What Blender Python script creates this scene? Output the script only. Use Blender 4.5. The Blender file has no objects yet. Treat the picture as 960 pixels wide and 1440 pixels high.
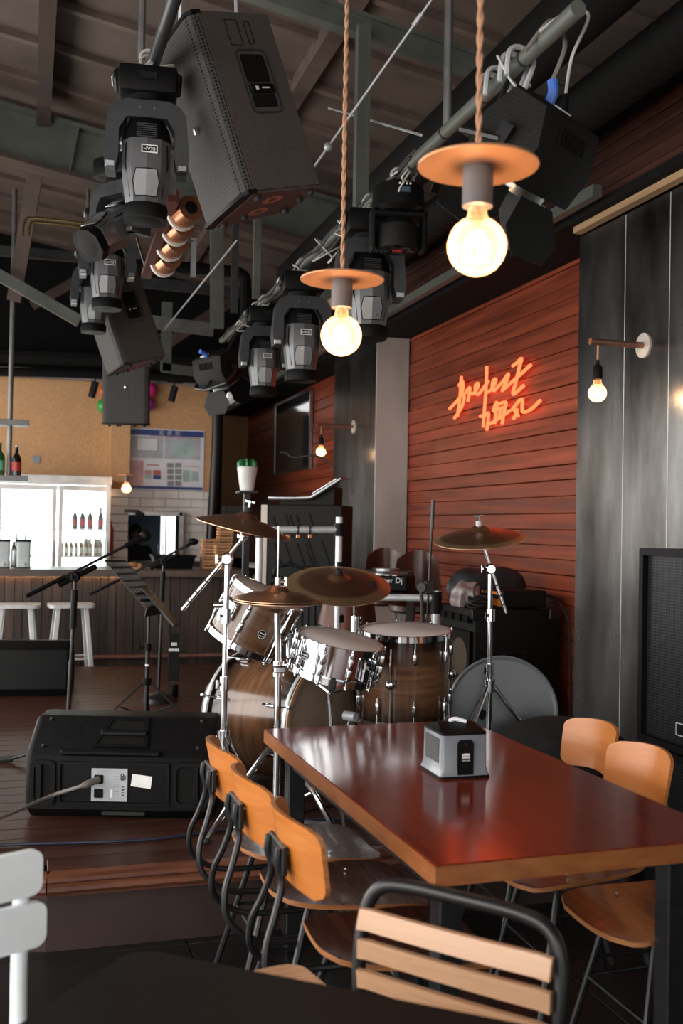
import bpy, bmesh, math, random
from mathutils import Matrix, Vector, Euler
random.seed(7)
R = math.radians
SC = bpy.context.scene
COL = SC.collection
# ------------------------------------------------------------------ camera
FPX, YAW, EYE, ROLL, PITCH = 1450.0, R(16.9), 1.5, R(1.0), math.atan(21/1450)
FW = Vector((math.sin(YAW)*math.cos(PITCH), math.cos(YAW)*math.cos(PITCH), math.sin(PITCH)))
_r0 = Vector((math.cos(YAW), -math.sin(YAW), 0)); _u0 = _r0.cross(FW)
RT = _r0*math.cos(ROLL)+_u0*math.sin(ROLL); UP = _u0*math.cos(ROLL)-_r0*math.sin(ROLL)
EYEP = Vector((0, 0, EYE))
cam = bpy.data.cameras.new('camera'); camo = bpy.data.objects.new('camera', cam); COL.objects.link(camo)
cam.sensor_fit = 'VERTICAL'; cam.sensor_height = 36; cam.sensor_width = 24; cam.lens = FPX*36/1440
cam.clip_start = .05; cam.clip_end = 200
mw = Matrix((RT, UP, -FW)).transposed().to_4x4(); mw.translation = EYEP; camo.matrix_world = mw
cam.dof.use_dof = True; cam.dof.focus_distance = 4.3; cam.dof.aperture_fstop = 3.4
SC.camera = camo
def ray(x, y): return FW+RT*((x-480)/FPX)-UP*((y-720)/FPX)
def PD(x, y, d): return EYEP+ray(x, y)*d            # pixel + distance along the view axis
def Pz(x, y, z): d = ray(x, y); return EYEP+d*((z-EYE)/d.z)
def PX(x, y, X): d = ray(x, y); return EYEP+d*(X/d.x)
def PY(x, y, Y): d = ray(x, y); return EYEP+d*(Y/d.y)
# ------------------------------------------------------------------ light
SC.view_settings.view_transform = 'Standard'; SC.view_settings.look = 'None'
SC.view_settings.exposure = 0.12; SC.view_settings.gamma = 1.0; SC.view_settings.use_curve_mapping = False
wd = bpy.data.worlds.new('sky'); SC.world = wd; wd.use_nodes = True
bg = wd.node_tree.nodes['Background']; bg.inputs[0].default_value = (1, .97, .93, 1); bg.inputs[1].default_value = 2.0
def area(name, loc, size, power, color, target):
    l = bpy.data.lights.new(name, 'AREA'); l.shape = 'RECTANGLE'; l.size, l.size_y = size; l.energy = power; l.color = color
    o = bpy.data.objects.new(name, l); COL.objects.link(o); o.location = loc
    o.rotation_euler = (Vector(target)-Vector(loc)).to_track_quat('-Z', 'Y').to_euler(); return o
# daylight through the glazed terrace side (left of the room, out of the picture)
area('window_left_offscreen', (-2.35, 5.0, 1.65), (14.0, 3.1), 470, (1, .97, .93), (3, 5.0, 1.65))
# ------------------------------------------------------------------ materials
MT = {}
def newmat(name):
    m = bpy.data.materials.new(name); m.use_nodes = True; MT[name] = m
    return m, m.node_tree.nodes, m.node_tree.links, m.node_tree.nodes['Principled BSDF']
def mat(name, col, rough=.5, metal=0, col2=None, scale=6, stretch=(1, 1, 1), bump=0, coord='Object', rnd=0, rvar=.1,
        spec=.5, coat=0, emit=None, es=0, alpha=1, trans=0, detail=4, lo=.35, hi=.65, ior=1.5):
    m, N, L, b = newmat(name)
    b.inputs['Metallic'].default_value = metal; b.inputs['Roughness'].default_value = rough
    b.inputs['Specular IOR Level'].default_value = spec; b.inputs['Coat Weight'].default_value = coat
    b.inputs['Coat Roughness'].default_value = .08; b.inputs['Alpha'].default_value = alpha
    b.inputs['Transmission Weight'].default_value = trans; b.inputs['IOR'].default_value = ior
    if emit: b.inputs['Emission Color'].default_value = (*emit, 1); b.inputs['Emission Strength'].default_value = es
    if col2 is None: col2 = tuple(c*.72 for c in col)
    mp = N.new('ShaderNodeMapping'); mp.inputs['Scale'].default_value = [s*scale for s in stretch]
    if coord == 'World':
        g = N.new('ShaderNodeNewGeometry'); L.new(g.outputs['Position'], mp.inputs['Vector'])
    else:
        g = N.new('ShaderNodeTexCoord'); L.new(g.outputs['Object'], mp.inputs['Vector'])
    nz = N.new('ShaderNodeTexNoise'); nz.inputs['Scale'].default_value = 1; nz.inputs['Detail'].default_value = detail
    nz.inputs['Roughness'].default_value = .6
    L.new(mp.outputs[0], nz.inputs['Vector'])
    rp = N.new('ShaderNodeValToRGB'); rp.color_ramp.elements[0].position = lo; rp.color_ramp.elements[1].position = hi
    rp.color_ramp.elements[0].color = (*col2, 1); rp.color_ramp.elements[1].color = (*col, 1)
    L.new(nz.outputs['Fac'], rp.inputs[0]); out = rp.outputs[0]
    if rnd:
        oi = N.new('ShaderNodeObjectInfo'); hv = N.new('ShaderNodeHueSaturation')
        mr = N.new('ShaderNodeMapRange'); mr.inputs[3].default_value = 1-rnd; mr.inputs[4].default_value = 1+rnd
        L.new(oi.outputs['Random'], mr.inputs[0]); L.new(mr.outputs[0], hv.inputs['Value']); L.new(out, hv.inputs['Color']); out = hv.outputs[0]
    L.new(out, b.inputs['Base Color'])
    if rvar:
        m2 = N.new('ShaderNodeMapRange'); m2.inputs[3].default_value = max(.02, rough-rvar); m2.inputs[4].default_value = min(1, rough+rvar)
        L.new(nz.outputs['Fac'], m2.inputs[0]); L.new(m2.outputs[0], b.inputs['Roughness'])
    if bump:
        bp = N.new('ShaderNodeBump'); bp.inputs['Strength'].default_value = bump; bp.inputs['Distance'].default_value = .01
        L.new(nz.outputs['Fac'], bp.inputs['Height']); L.new(bp.outputs[0], b.inputs['Normal'])
    return m
def emis(name, col, s):
    m, N, L, b = newmat(name); N.remove(b); e = N.new('ShaderNodeEmission'); e.inputs[0].default_value = (*col, 1); e.inputs[1].default_value = s
    L.new(e.outputs[0], N['Material Output'].inputs[0]); return m
def glassy(name, col, fac, rough=.05, emit=None, es=0):
    """thin clear sheet: mostly see-through with a gloss on top"""
    m, N, L, b = newmat(name); b.inputs['Base Color'].default_value = (*col, 1); b.inputs['Roughness'].default_value = rough
    if emit: b.inputs['Emission Color'].default_value = (*emit, 1); b.inputs['Emission Strength'].default_value = es
    t = N.new('ShaderNodeBsdfTransparent'); t.inputs[0].default_value = (*[min(1, .4+.6*c) for c in col], 1)
    mx = N.new('ShaderNodeMixShader'); lw = N.new('ShaderNodeLayerWeight'); lw.inputs[0].default_value = .35
    mr = N.new('ShaderNodeMapRange'); mr.inputs[3].default_value = fac; mr.inputs[4].default_value = min(1, fac+.6)
    L.new(lw.outputs['Facing'], mr.inputs[0]); L.new(mr.outputs[0], mx.inputs[0])
    L.new(t.outputs[0], mx.inputs[1]); L.new(b.outputs[0], mx.inputs[2]); L.new(mx.outputs[0], N['Material Output'].inputs[0]); return m
mat('black_plastic', (.0045, .0045, .0047), .5, scale=40, bump=.05, spec=.13)
mat('black_cab', (.006, .006, .006), .6, scale=120, bump=.25, spec=.18)
mat('black_metal', (.012, .012, .013), .35, metal=.2, scale=20)
mat('black_gloss', (.006, .006, .007), .12, scale=10, rvar=.04)
mat('black_cloth', (.012, .012, .013), .85, col2=(.005, .005, .006), scale=9, bump=.4)
mat('near_black', (.006, .004, .004), .5, scale=30, spec=.2)
mat('speaker_paint', (.082, .069, .063), .7, col2=(.060, .051, .047), scale=120, bump=.25, spec=.25)
mat('rubber', (.008, .008, .008), .7)
mat('dark_yoke', (.030, .032, .035), .4, scale=12)
mat('head_light', (.24, .243, .25), .3, metal=.4, col2=(.14, .145, .15), scale=5)
mat('copper_ring', (.45, .12, .05), .4)
mat('copper_disc', (.72, .36, .19), .32, metal=.55, col2=(.6, .3, .15), scale=7)
mat('socket_grey', (.11, .10, .10), .45)
mat('screen_blue', (.05, .10, .16), .2)
mat('alu_brown', (.26, .22, .19), .4, metal=.5)
mat('bag_black', (.022, .023, .026), .55, col2=(.008, .008, .01), scale=10, bump=.5)
mat('cone_tan', (.05, .028, .012), .6)
mat('rim_grey', (.22, .25, .28), .3)
mat('copper_dull', (.30, .15, .11), .4, metal=.6)
mat('screen_glass', (.022, .024, .026), .05, rvar=.02, coat=.5)
mat('dark_grey', (.045, .047, .05), .4, metal=.3, scale=15)
mat('head_grey', (.13, .132, .138), .34, metal=.35, col2=(.095, .097, .102), scale=5, rvar=.06)
mat('grey_steel', (.20, .205, .20), .45, metal=.6, scale=8)
mat('chrome', (.78, .80, .83), .09, metal=1, col2=(.62, .64, .67), scale=3, rvar=.03)
mat('alu', (.52, .54, .56), .32, metal=1, scale=8)
mat('white_tube', (.62, .64, .66), .35, metal=.3)
mat('green_steel', (.13, .14, .122), .5, metal=.2, col2=(.085, .092, .08), scale=3)
mat('rust_steel', (.075, .045, .035), .6, metal=.1, col2=(.04, .028, .024), scale=3)
mat('roof_brown', (.125, .090, .074), .55, col2=(.088, .064, .053), scale=2.2, coord='World')
mat('roof_rib', (.16, .115, .095), .5, col2=(.085, .058, .049), scale=3, coord='World')
mat('matte_black', (.006, .006, .006), .8, scale=2, spec=.15)
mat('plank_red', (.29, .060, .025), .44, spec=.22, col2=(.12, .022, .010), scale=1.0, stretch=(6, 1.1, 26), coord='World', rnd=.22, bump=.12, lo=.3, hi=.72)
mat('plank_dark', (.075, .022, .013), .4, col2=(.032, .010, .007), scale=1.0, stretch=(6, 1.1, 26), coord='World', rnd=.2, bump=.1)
mat('pale_lumber', (.50, .33, .18), .6, col2=(.38, .235, .12), scale=1, stretch=(6, 1.2, 20), coord='World', rnd=.1)
mat('stage_wood', (.054, .020, .0125), .42, spec=.2, col2=(.026, .0092, .0062), scale=1, stretch=(1.6, 22, 22), coord='World', rnd=.14, bump=.06, lo=.3, hi=.7)
mat('stage_nose', (.15, .052, .026), .34, col2=(.055, .020, .012), scale=1, stretch=(2.5, 24, 24), coord='World', bump=.08)
mat('riser', (.040, .022, .019), .5, col2=(.026, .015, .013), scale=2, coord='World')
mat('floor_tile', (.013, .012, .012), .32, col2=(.007, .0065, .0065), scale=3, coord='World', rnd=.1)
mat('grout', (.035, .033, .031), .8)
mat('cork', (.62, .36, .18), .8, col2=(.47, .26, .122), scale=38, coord='World', bump=.25, detail=6, lo=.3, hi=.7)
mat('tile_white', (.84, .83, .81), .22, col2=(.6, .58, .56), scale=2, rnd=.05, coord='World')
mat('tile_grout', (.45, .43, .42), .8)
mat('bar_slat', (.058, .036, .026), .5, col2=(.026, .016, .012), scale=1, stretch=(22, 22, 1.6), coord='World', rnd=.3, bump=.15)
mat('bar_top', (.11, .075, .058), .38, col2=(.045, .03, .024), scale=1, stretch=(1.6, 20, 20), coord='World')
mat('table_top', (.165, .020, .009), .15, spec=.35, col2=(.085, .011, .006), scale=1, stretch=(34, 3, 8), rvar=.05, lo=.25, hi=.75, coat=.08)
mat('table_edge', (.30, .105, .030), .34, col2=(.20, .062, .018), scale=1, stretch=(10, 10, 40), lo=.3, hi=.7)
mat('ply_amber', (.52, .18, .036), .34, col2=(.40, .118, .018), scale=1, stretch=(6, 3, 40), lo=.3, hi=.7, coat=.08, rnd=.08)
mat('ply_edge', (.42, .17, .055), .45, col2=(.25, .09, .03), scale=1, stretch=(4, 4, 160))
mat('ply_dark', (.075, .024, .013), .27, col2=(.045, .014, .008), scale=1, stretch=(30, 4, 8), coat=.12, rvar=.05)
mat('ply_red', (.24, .072, .024), .24, col2=(.16, .045, .015), scale=1, stretch=(30, 4, 8), coat=.4, rvar=.05)
mat('slat_wood', (.52, .30, .175), .28, col2=(.42, .235, .13), scale=1, stretch=(2.5, 40, 40), lo=.3, hi=.7, rnd=.06)
mat('white_paint', (.76, .81, .84), .4, col2=(.72, .77, .80), scale=12)
mat('steel_panel', (.23, .235, .235), .25, metal=.85, col2=(.030, .026, .024), scale=1, stretch=(2.6, 2.6, .7), coord='World', rvar=.10, lo=.3, hi=.72, detail=6)
mat('steel_pale', (.50, .475, .44), .42, metal=.1, col2=(.38, .36, .33), scale=1, stretch=(3, 3, 1.2), coord='World')
mat('seam', (.8, .82, .83), .4, metal=.2)
mat('walnut', (.15, .070, .034), .25, col2=(.065, .030, .015), scale=1, stretch=(5, 5, 30), coat=.5, lo=.3, hi=.7)
mat('burst_dark', (.018, .013, .011), .2, coat=.5)
mat('hoop_wood', (.62, .36, .20), .35)
mat('drum_skin', (.82, .77, .76), .55, col2=(.76, .71, .70), scale=5)
mat('skin_tan', (.30, .22, .165), .4, col2=(.26, .19, .14), scale=3)
mat('skin_grey', (.06, .075, .09), .18, col2=(.05, .06, .072), scale=3)
mat('copper', (.62, .27, .14), .3, metal=.85)
mat('rope', (.50, .26, .15), .7, scale=60)
mat('white_cable', (.55, .54, .52), .5)
mat('black_cable', (.01, .01, .01), .5)
mat('grey_cable', (.16, .145, .135), .55)
mat('blue_cable', (.010, .014, .035), .5)
mat('blue_plug', (.06, .16, .55), .4)
mat('fridge_white', (.72, .71, .69), .4)
mat('stool_white', (.55, .56, .57), .45)
mat('leather', (.10, .030, .017), .33, col2=(.06, .018, .011), scale=7, bump=.15)
mat('crate_wood', (.50, .26, .12), .6, col2=(.36, .17, .075), scale=1, stretch=(8, 8, 30), rnd=.15)
mat('paper_white', (.70, .72, .78), .25, col2=(.64, .66, .73), scale=6)
mat('print_blue', (.025, .055, .24), .35)
mat('print_pink', (.62, .36, .37), .4)
mat('print_teal', (.42, .58, .57), .4)
mat('print_grey', (.28, .30, .33), .4)
mat('print_red', (.55, .12, .10), .4)
mat('print_line', (.48, .51, .57), .4)
mat('print_white', (.80, .80, .80), .4)
mat('plate_grey', (.40, .43, .45), .35)
mat('skin', (.10, .055, .04), .5); mat('hair', (.008, .007, .007), .5); mat('tshirt', (.008, .008, .01), .85)
mat('balloon_orange', (.75, .17, .03), .3); mat('balloon_green', (.05, .38, .05), .3); mat('balloon_pink', (.65, .03, .22), .3); mat('balloon_purple', (.30, .03, .30), .3)
mat('bottle_dark', (.012, .010, .009), .08); mat('bottle_green', (.01, .12, .04), .1); mat('bottle_amber', (.28, .12, .03), .12); mat('bottle_clear', (.45, .50, .50), .1)
mat('label_cream', (.65, .60, .50), .5); mat('label_red', (.45, .03, .03), .5); mat('label_green', (.12, .5, .28), .5)
mat('blue_wall', (.38, .47, .62), .5); mat('amp_orange', (.75, .22, .03), .4)
mat('bag_grey', (.36, .30, .30), .3, col2=(.22, .18, .18), scale=8, bump=.6)
mat('leaf', (.03, .22, .07), .4); mat('cooler_white', (.75, .75, .72), .4)
mat('napkin_body', (.20, .22, .25), .2, col2=(.15, .165, .19), scale=4)
mat('screen_dark', (.02, .022, .025), .04, rvar=.01)
mat('tray_red', (.085, .020, .014), .45); mat('tape_white', (.62, .58, .52), .5)
mat('brass', (.55, .38, .12), .25, metal=1)
emis('bulb_core', (1, .78, .50), 150); emis('neon', (1, .105, .036), 3.6); emis('led_warm', (1, .50, .18), 14); emis('fridge_led', (.92, 1, .98), 7)
glassy('bulb_glass', (1, .66, .42), .10, .06, emit=(1, .40, .17), es=.42)
glassy('pane', (.9, .95, .95), .05, .03); glassy('dark_window', (.25, .3, .33), .35, .03)
# ribbed / meshed finishes
def grille(name, base, scale, metal=.4, rough=.45, depth=.6):
    m, N, L, b = newmat(name); b.inputs['Metallic'].default_value = metal; b.inputs['Roughness'].default_value = rough; b.inputs['Specular IOR Level'].default_value = .2
    tc = N.new('ShaderNodeTexCoord'); v = N.new('ShaderNodeTexVoronoi'); v.inputs['Scale'].default_value = scale
    v.inputs['Randomness'].default_value = .08
    L.new(tc.outputs['Object'], v.inputs['Vector']); rp = N.new('ShaderNodeValToRGB')
    rp.color_ramp.elements[0].position = .30; rp.color_ramp.elements[1].position = .42
    rp.color_ramp.elements[0].color = (.001, .001, .001, 1); rp.color_ramp.elements[1].color = (*base, 1)
    L.new(v.outputs['Distance'], rp.inputs[0]); L.new(rp.outputs[0], b.inputs['Base Color']); return m
grille('grille', (.05, .047, .045), 75, 0, .65); grille('grille_big', (.026, .027, .03), 85, .3, .4); grille('grille_amp', (.010, .008, .006), 60)
def cymbal_mat(name, c_in, c_out, rlo, rhi, rough):
    m, N, L, b = newmat(name); b.inputs['Metallic'].default_value = 1; b.inputs['Roughness'].default_value = rough
    tc = N.new('ShaderNodeTexCoord'); sx = N.new('ShaderNodeSeparateXYZ'); L.new(tc.outputs['Object'], sx.inputs[0])
    cx = N.new('ShaderNodeCombineXYZ'); L.new(sx.outputs[0], cx.inputs[0]); L.new(sx.outputs[1], cx.inputs[1])
    ln = N.new('ShaderNodeVectorMath'); ln.operation = 'LENGTH'; L.new(cx.outputs[0], ln.inputs[0])
    mr = N.new('ShaderNodeMapRange'); mr.inputs[1].default_value = rlo; mr.inputs[2].default_value = rhi; L.new(ln.outputs['Value'], mr.inputs[0])
    nz = N.new('ShaderNodeTexNoise'); nz.noise_dimensions = '1D'; nz.inputs['Scale'].default_value = 420
    L.new(ln.outputs['Value'], nz.inputs['W'])
    mx = N.new('ShaderNodeMix'); mx.data_type = 'RGBA'; mx.inputs[6].default_value = (*c_in, 1); mx.inputs[7].default_value = (*c_out, 1)
    L.new(mr.outputs[0], mx.inputs[0]); hv = N.new('ShaderNodeHueSaturation'); L.new(mx.outputs[2], hv.inputs['Color'])
    m3 = N.new('ShaderNodeMapRange'); m3.inputs[3].default_value = .75; m3.inputs[4].default_value = 1.25; L.new(nz.outputs['Fac'], m3.inputs[0]); L.new(m3.outputs[0], hv.inputs['Value'])
    L.new(hv.outputs[0], b.inputs['Base Color']); bp = N.new('ShaderNodeBump'); bp.inputs['Strength'].default_value = .12; bp.inputs['Distance'].default_value = .004
    L.new(nz.outputs['Fac'], bp.inputs['Height']); L.new(bp.outputs[0], b.inputs['Normal']); return m
cymbal_mat('cymbal_dark', (.42, .225, .14), (.85, .58, .34), .185, .205, .40)
cymbal_mat('cymbal_bronze', (.58, .33, .21), (.66, .40, .25), .05, .2, .32)
def burst(name, z0, z1, axis=2):
    """walnut veneer under a dark sunburst lacquer at both shell ends"""
    m = mat(name, (.20, .095, .046), .2, col2=(.085, .040, .020), scale=1, stretch=(4, 4, 34) if axis == 2 else (34, 4, 4), coat=.5, lo=.3, hi=.7)
    N, L = m.node_tree.nodes, m.node_tree.links; b = N['Principled BSDF']; src = b.inputs['Base Color'].links[0].from_socket
    tc = N.new('ShaderNodeTexCoord'); sx = N.new('ShaderNodeSeparateXYZ'); L.new(tc.outputs['Object'], sx.inputs[0])
    mr = N.new('ShaderNodeMapRange'); mr.inputs[1].default_value = z0; mr.inputs[2].default_value = z1; L.new(sx.outputs[axis], mr.inputs[0])
    rp = N.new('ShaderNodeValToRGB'); e = rp.color_ramp.elements; e[0].position = .06; e[0].color = (.06, .05, .05, 1); e[1].position = .42; e[1].color = (1, 1, 1, 1)
    x = e.new(.60); x.color = (1, 1, 1, 1); y = e.new(.95); y.color = (.06, .05, .05, 1); L.new(mr.outputs[0], rp.inputs[0])
    mx = N.new('ShaderNodeMix'); mx.data_type = 'RGBA'; mx.blend_type = 'MULTIPLY'; mx.inputs[0].default_value = 1
    L.new(src, mx.inputs[6]); L.new(rp.outputs[0], mx.inputs[7]); L.new(mx.outputs[2], b.inputs['Base Color']); return m
burst('burst_floor_tom', 0, .40); burst('burst_bass', 0, .46)
# ------------------------------------------------------------------ mesh helpers
I4 = Matrix.Identity(4)
def T(x, y=None, z=None): return Matrix.Translation(Vector((x, y, z)) if y is not None else Vector(x))
def RX(a): return Matrix.Rotation(R(a), 4, 'X')
def RY(a): return Matrix.Rotation(R(a), 4, 'Y')
def RZ(a): return Matrix.Rotation(R(a), 4, 'Z')
def zalign(d, roll=0):
    """matrix turning local +Z to direction d"""
    return Vector(d).normalized().to_track_quat('Z', 'Y').to_matrix().to_4x4() @ RZ(roll)
def frame(x, y, z, o=(0, 0, 0)):
    m = Matrix((Vector(x).normalized(), Vector(y).normalized(), Vector(z).normalized())).transposed().to_4x4(); m.translation = Vector(o); return m
def rrect(w, h, r, n=4):
    p = []
    for cx, cy, a in ((w/2-r, h/2-r, 0), (-w/2+r, h/2-r, 90), (-w/2+r, -h/2+r, 180), (w/2-r, -h/2+r, 270)):
        for i in range(n+1): t = R(a+90*i/n); p.append((cx+r*math.cos(t), cy+r*math.sin(t)))
    return p
def circ(r, n=24): return [(r*math.cos(2*math.pi*i/n), r*math.sin(2*math.pi*i/n)) for i in range(n)]
def crv(pts, n=6, closed=False):
    P = [Vector(p) for p in pts]; out = []; m = len(P)
    for i in range(m if closed else m-1):
        if closed: a, b, c, d = P[i-1], P[i], P[(i+1) % m], P[(i+2) % m]
        else: a, b, c, d = P[max(i-1, 0)], P[i], P[i+1], P[min(i+2, m-1)]
        for k in range(n):
            t = k/n; out.append(.5*((2*b)+(c-a)*t+(2*a-5*b+4*c-d)*t*t+(3*b-a-3*c+d)*t**3))
    if not closed: out.append(P[-1])
    return out
class G:
    def __init__(s): s.bm = bmesh.new(); s.mi = 0
    def face(s, vs):
        try: f = s.bm.faces.new(vs); f.material_index = s.mi; return f
        except ValueError: return None
    def box(s, c, d, rot=None, bev=0, seg=1):
        M = T(c) @ (rot if rot is not None else I4) @ Matrix.Diagonal((*d, 1))
        r = bmesh.ops.create_cube(s.bm, size=1, matrix=M); vs = r['verts']
        for f in {f for v in vs for f in v.link_faces}: f.material_index = s.mi
        if bev:
            es = list({e for v in vs for e in v.link_edges})
            bmesh.ops.bevel(s.bm, geom=es, offset=bev, segments=seg, affect='EDGES', profile=.5, clamp_overlap=True)
        return s
    def rings(s, rs, cap=True, closed=False):
        V = [[s.bm.verts.new(p) for p in r] for r in rs]; n = len(V[0])
        for i in range(len(V) if closed else len(V)-1):
            a, b = V[i], V[(i+1) % len(V)]
            for k in range(n): s.face((a[k], a[(k+1) % n], b[(k+1) % n], b[k]))
        if cap and not closed: s.face(V[0][::-1]); s.face(V[-1])
        return s
    def cyl(s, p0, p1, r0, r1=None, n=12, cap=True):
        p0, p1 = Vector(p0), Vector(p1); r1 = r0 if r1 is None else r1; M = zalign(p1-p0)
        o = [M @ Vector((math.cos(2*math.pi*i/n), math.sin(2*math.pi*i/n), 0)) for i in range(n)]
        return s.rings([[p0+v*r0 for v in o], [p1+v*r1 for v in o]], cap)
    def tube(s, pts, r, n=8, closed=False):
        P = [Vector(p) for p in pts]; m = len(P); rr = r if isinstance(r, (list, tuple)) else [r]*m
        tan = [(P[(i+1) % m]-P[i-1] if closed else P[min(i+1, m-1)]-P[max(i-1, 0)]).normalized() for i in range(m)]
        nrm = tan[0].orthogonal().normalized(); rs = []
        for i in range(m):
            nrm = (nrm-tan[i]*nrm.dot(tan[i])); nrm = nrm.normalized() if nrm.length > 1e-6 else tan[i].orthogonal().normalized()
            bn = tan[i].cross(nrm)
            rs.append([P[i]+(nrm*math.cos(2*math.pi*k/n)+bn*math.sin(2*math.pi*k/n))*rr[i] for k in range(n)])
        return s.rings(rs, True, closed)
    def lathe(s, prof, M=I4, n=24):
        V = []
        for r, z in prof:
            if r < 1e-6: V.append([s.bm.verts.new(M @ Vector((0, 0, z)))])
            else: V.append([s.bm.verts.new(M @ Vector((r*math.cos(2*math.pi*k/n), r*math.sin(2*math.pi*k/n), z))) for k in range(n)])
        for a, b in zip(V, V[1:]):
            for k in range(n):
                k2 = (k+1) % n
                if len(a) == 1 and len(b) == 1: break
                if len(a) == 1: s.face((a[0], b[k2], b[k]))
                elif len(b) == 1: s.face((a[k], a[k2], b[0]))
                else: s.face((a[k], a[k2], b[k2], b[k]))
        return s
    def prism(s, poly, h, M=I4, z0=0):
        a = [s.bm.verts.new(M @ Vector((x, y, z0))) for x, y in poly]; b = [s.bm.verts.new(M @ Vector((x, y, z0+h))) for x, y in poly]; n = len(a)
        s.face(a[::-1]); s.face(b)
        for k in range(n): s.face((a[k], a[(k+1) % n], b[(k+1) % n], b[k]))
        return s
    def ring(s, outer, inner, h, M=I4):
        """flat frame between two outlines with the same point count"""
        n = len(outer); q = [[s.bm.verts.new(M @ Vector((x, y, z))) for x, y in p] for p, z in ((outer, 0), (outer, h), (inner, h), (inner, 0))]
        for i in range(4):
            a, b = q[i], q[(i+1) % 4]
            for k in range(n): s.face((a[k], a[(k+1) % n], b[(k+1) % n], b[k]))
        return s
    def sph(s, c, r, sc=(1, 1, 1), n=14, M=I4):
        prof = [(r*math.sin(math.pi*i/n), -r*math.cos(math.pi*i/n)) for i in range(n+1)]; prof[0] = (0, -r); prof[-1] = (0, r)
        return s.lathe(prof, T(c) @ M @ Matrix.Diagonal((*sc, 1)), max(12, n+4))
    def loft(s, secs, cap=True): return s.rings(secs, cap)
    def grid(s, fn, nu, nv, th=0, nrm=None):
        """surface fn(u,v), u,v in 0..1, thickened by th along nrm(u,v)"""
        top = [[s.bm.verts.new(fn(i/nu, j/nv)) for j in range(nv+1)] for i in range(nu+1)]
        for i in range(nu):
            for j in range(nv): s.face((top[i][j], top[i+1][j], top[i+1][j+1], top[i][j+1]))
        if th:
            bot = [[s.bm.verts.new(Vector(fn(i/nu, j/nv))-Vector(nrm)*th) for j in range(nv+1)] for i in range(nu+1)]
            for i in range(nu):
                for j in range(nv): s.face((bot[i][j], bot[i][j+1], bot[i+1][j+1], bot[i+1][j]))
            s.mi += 1
            for i in range(nu):
                s.face((top[i][0], bot[i][0], bot[i+1][0], top[i+1][0])); s.face((top[i][nv], top[i+1][nv], bot[i+1][nv], bot[i][nv]))
            for j in range(nv):
                s.face((top[0][j], top[0][j+1], bot[0][j+1], bot[0][j])); s.face((top[nu][j], bot[nu][j], bot[nu][j+1], top[nu][j+1]))
            s.mi -= 1
        return s
def mesh(name, g, mats, ang=35):
    bmesh.ops.recalc_face_normals(g.bm, faces=g.bm.faces[:])
    me = bpy.data.meshes.new(name); g.bm.to_mesh(me); g.bm.free()
    for m in (mats if isinstance(mats, (list, tuple)) else [mats]): me.materials.append(MT[m])
    for p in me.polygons: p.use_smooth = True
    me.set_sharp_from_angle(angle=R(ang)); return me
MWD = {}
def put(name, data, parent=None, M=None):
    o = bpy.data.objects.new(name, data); COL.objects.link(o)
    if parent is not None: o.parent = parent
    if M is not None: o.matrix_basis = M
    MWD[o] = (MWD[parent] if parent is not None else I4) @ (M if M is not None else I4)
    return o
def tag(o, label=None, cat=None, group=None, kind=None):
    if label: o['label'] = label
    if cat: o['category'] = cat
    if group: o['group'] = group
    if kind: o['kind'] = kind
    return o
def thing(name, label, cat, M=I4, group=None):
    if not isinstance(M, Matrix): M = T(M)
    return tag(put(name, None, None, M), label, cat, group)
def part(name, g, mats, par, W=False, label=None, ang=35):
    """mesh child; W: geometry was laid out in room coordinates"""
    if W: g.bm.transform(MWD[par].inverted())
    o = put(name, mesh(name, g, mats, ang), par)
    if label: o['label'] = label
    return o
def solo(name, g, mats, label, cat, group=None, org=None, ang=35):
    """a thing that is one mesh, origin at org"""
    if org is not None: g.bm.transform(T(-Vector(org)))
    return tag(put(name, mesh(name, g, mats, ang), None, T(org) if org is not None else I4), label, cat, group)
def struct(name, g, mats, par=None, ang=35):
    o = put(name, mesh(name, g, mats, ang), par)
    if par is None: o['kind'] = 'structure'
    return o
def dup(root, M, label=None, group=None):
    def cp(o, par):
        c = o.copy(); COL.objects.link(c); c.parent = par
        MWD[c] = (MWD[par] if par is not None else I4) @ c.matrix_basis
        for ch in KIDS.get(o, [k for k in bpy.data.objects if k.parent == o]): cp(ch, c)
        return c
    KIDS = {}
    for k in list(bpy.data.objects):
        if k.parent: KIDS.setdefault(k.parent, []).append(k)
    c = root.copy(); COL.objects.link(c); c.matrix_basis = M; MWD[c] = M
    for ch in KIDS.get(root, []): cp(ch, c)
    if label: c['label'] = label
    if group: c['group'] = group
    return c
def text(body, size, M, matn, par, name='lettering', depth=.0006, align='CENTER'):
    cu = bpy.data.curves.new('t', 'FONT'); cu.body = body; cu.size = size; cu.align_x = align; cu.align_y = 'CENTER'; cu.extrude = depth; cu.resolution_u = 3
    o = bpy.data.objects.new('t', cu); COL.objects.link(o); bpy.context.view_layer.update()
    me = bpy.data.meshes.new_from_object(o.evaluated_get(bpy.context.evaluated_depsgraph_get())); bpy.data.objects.remove(o)
    me.name = name; me.materials.clear(); me.materials.append(MT[matn])
    return put(name, me, par, M)
# ================================================================== the setting
STG = .275; YS = 3.72; XW = 3.2; XC = 2.9
# ---- lower floor with dark tiles
g = G().box((-2.5, 6, -.06), (17, 26, .1)); floor = struct('floor', g, 'grout')
tw = .6
for i in range(-2, 6):
    for j in range(-1, 6):
        cx, cy = -.02+tw*(i+.5), YS-.02-tw*(j+.5)
        put('floor_tile', mesh('floor_tile', G().box((0, 0, -.0055), (tw-.004, tw-.004, .011), bev=.002), 'floor_tile') if (i, j) == (-2, -1) else bpy.data.meshes['floor_tile'], floor, T(cx, cy, 0))
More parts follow.
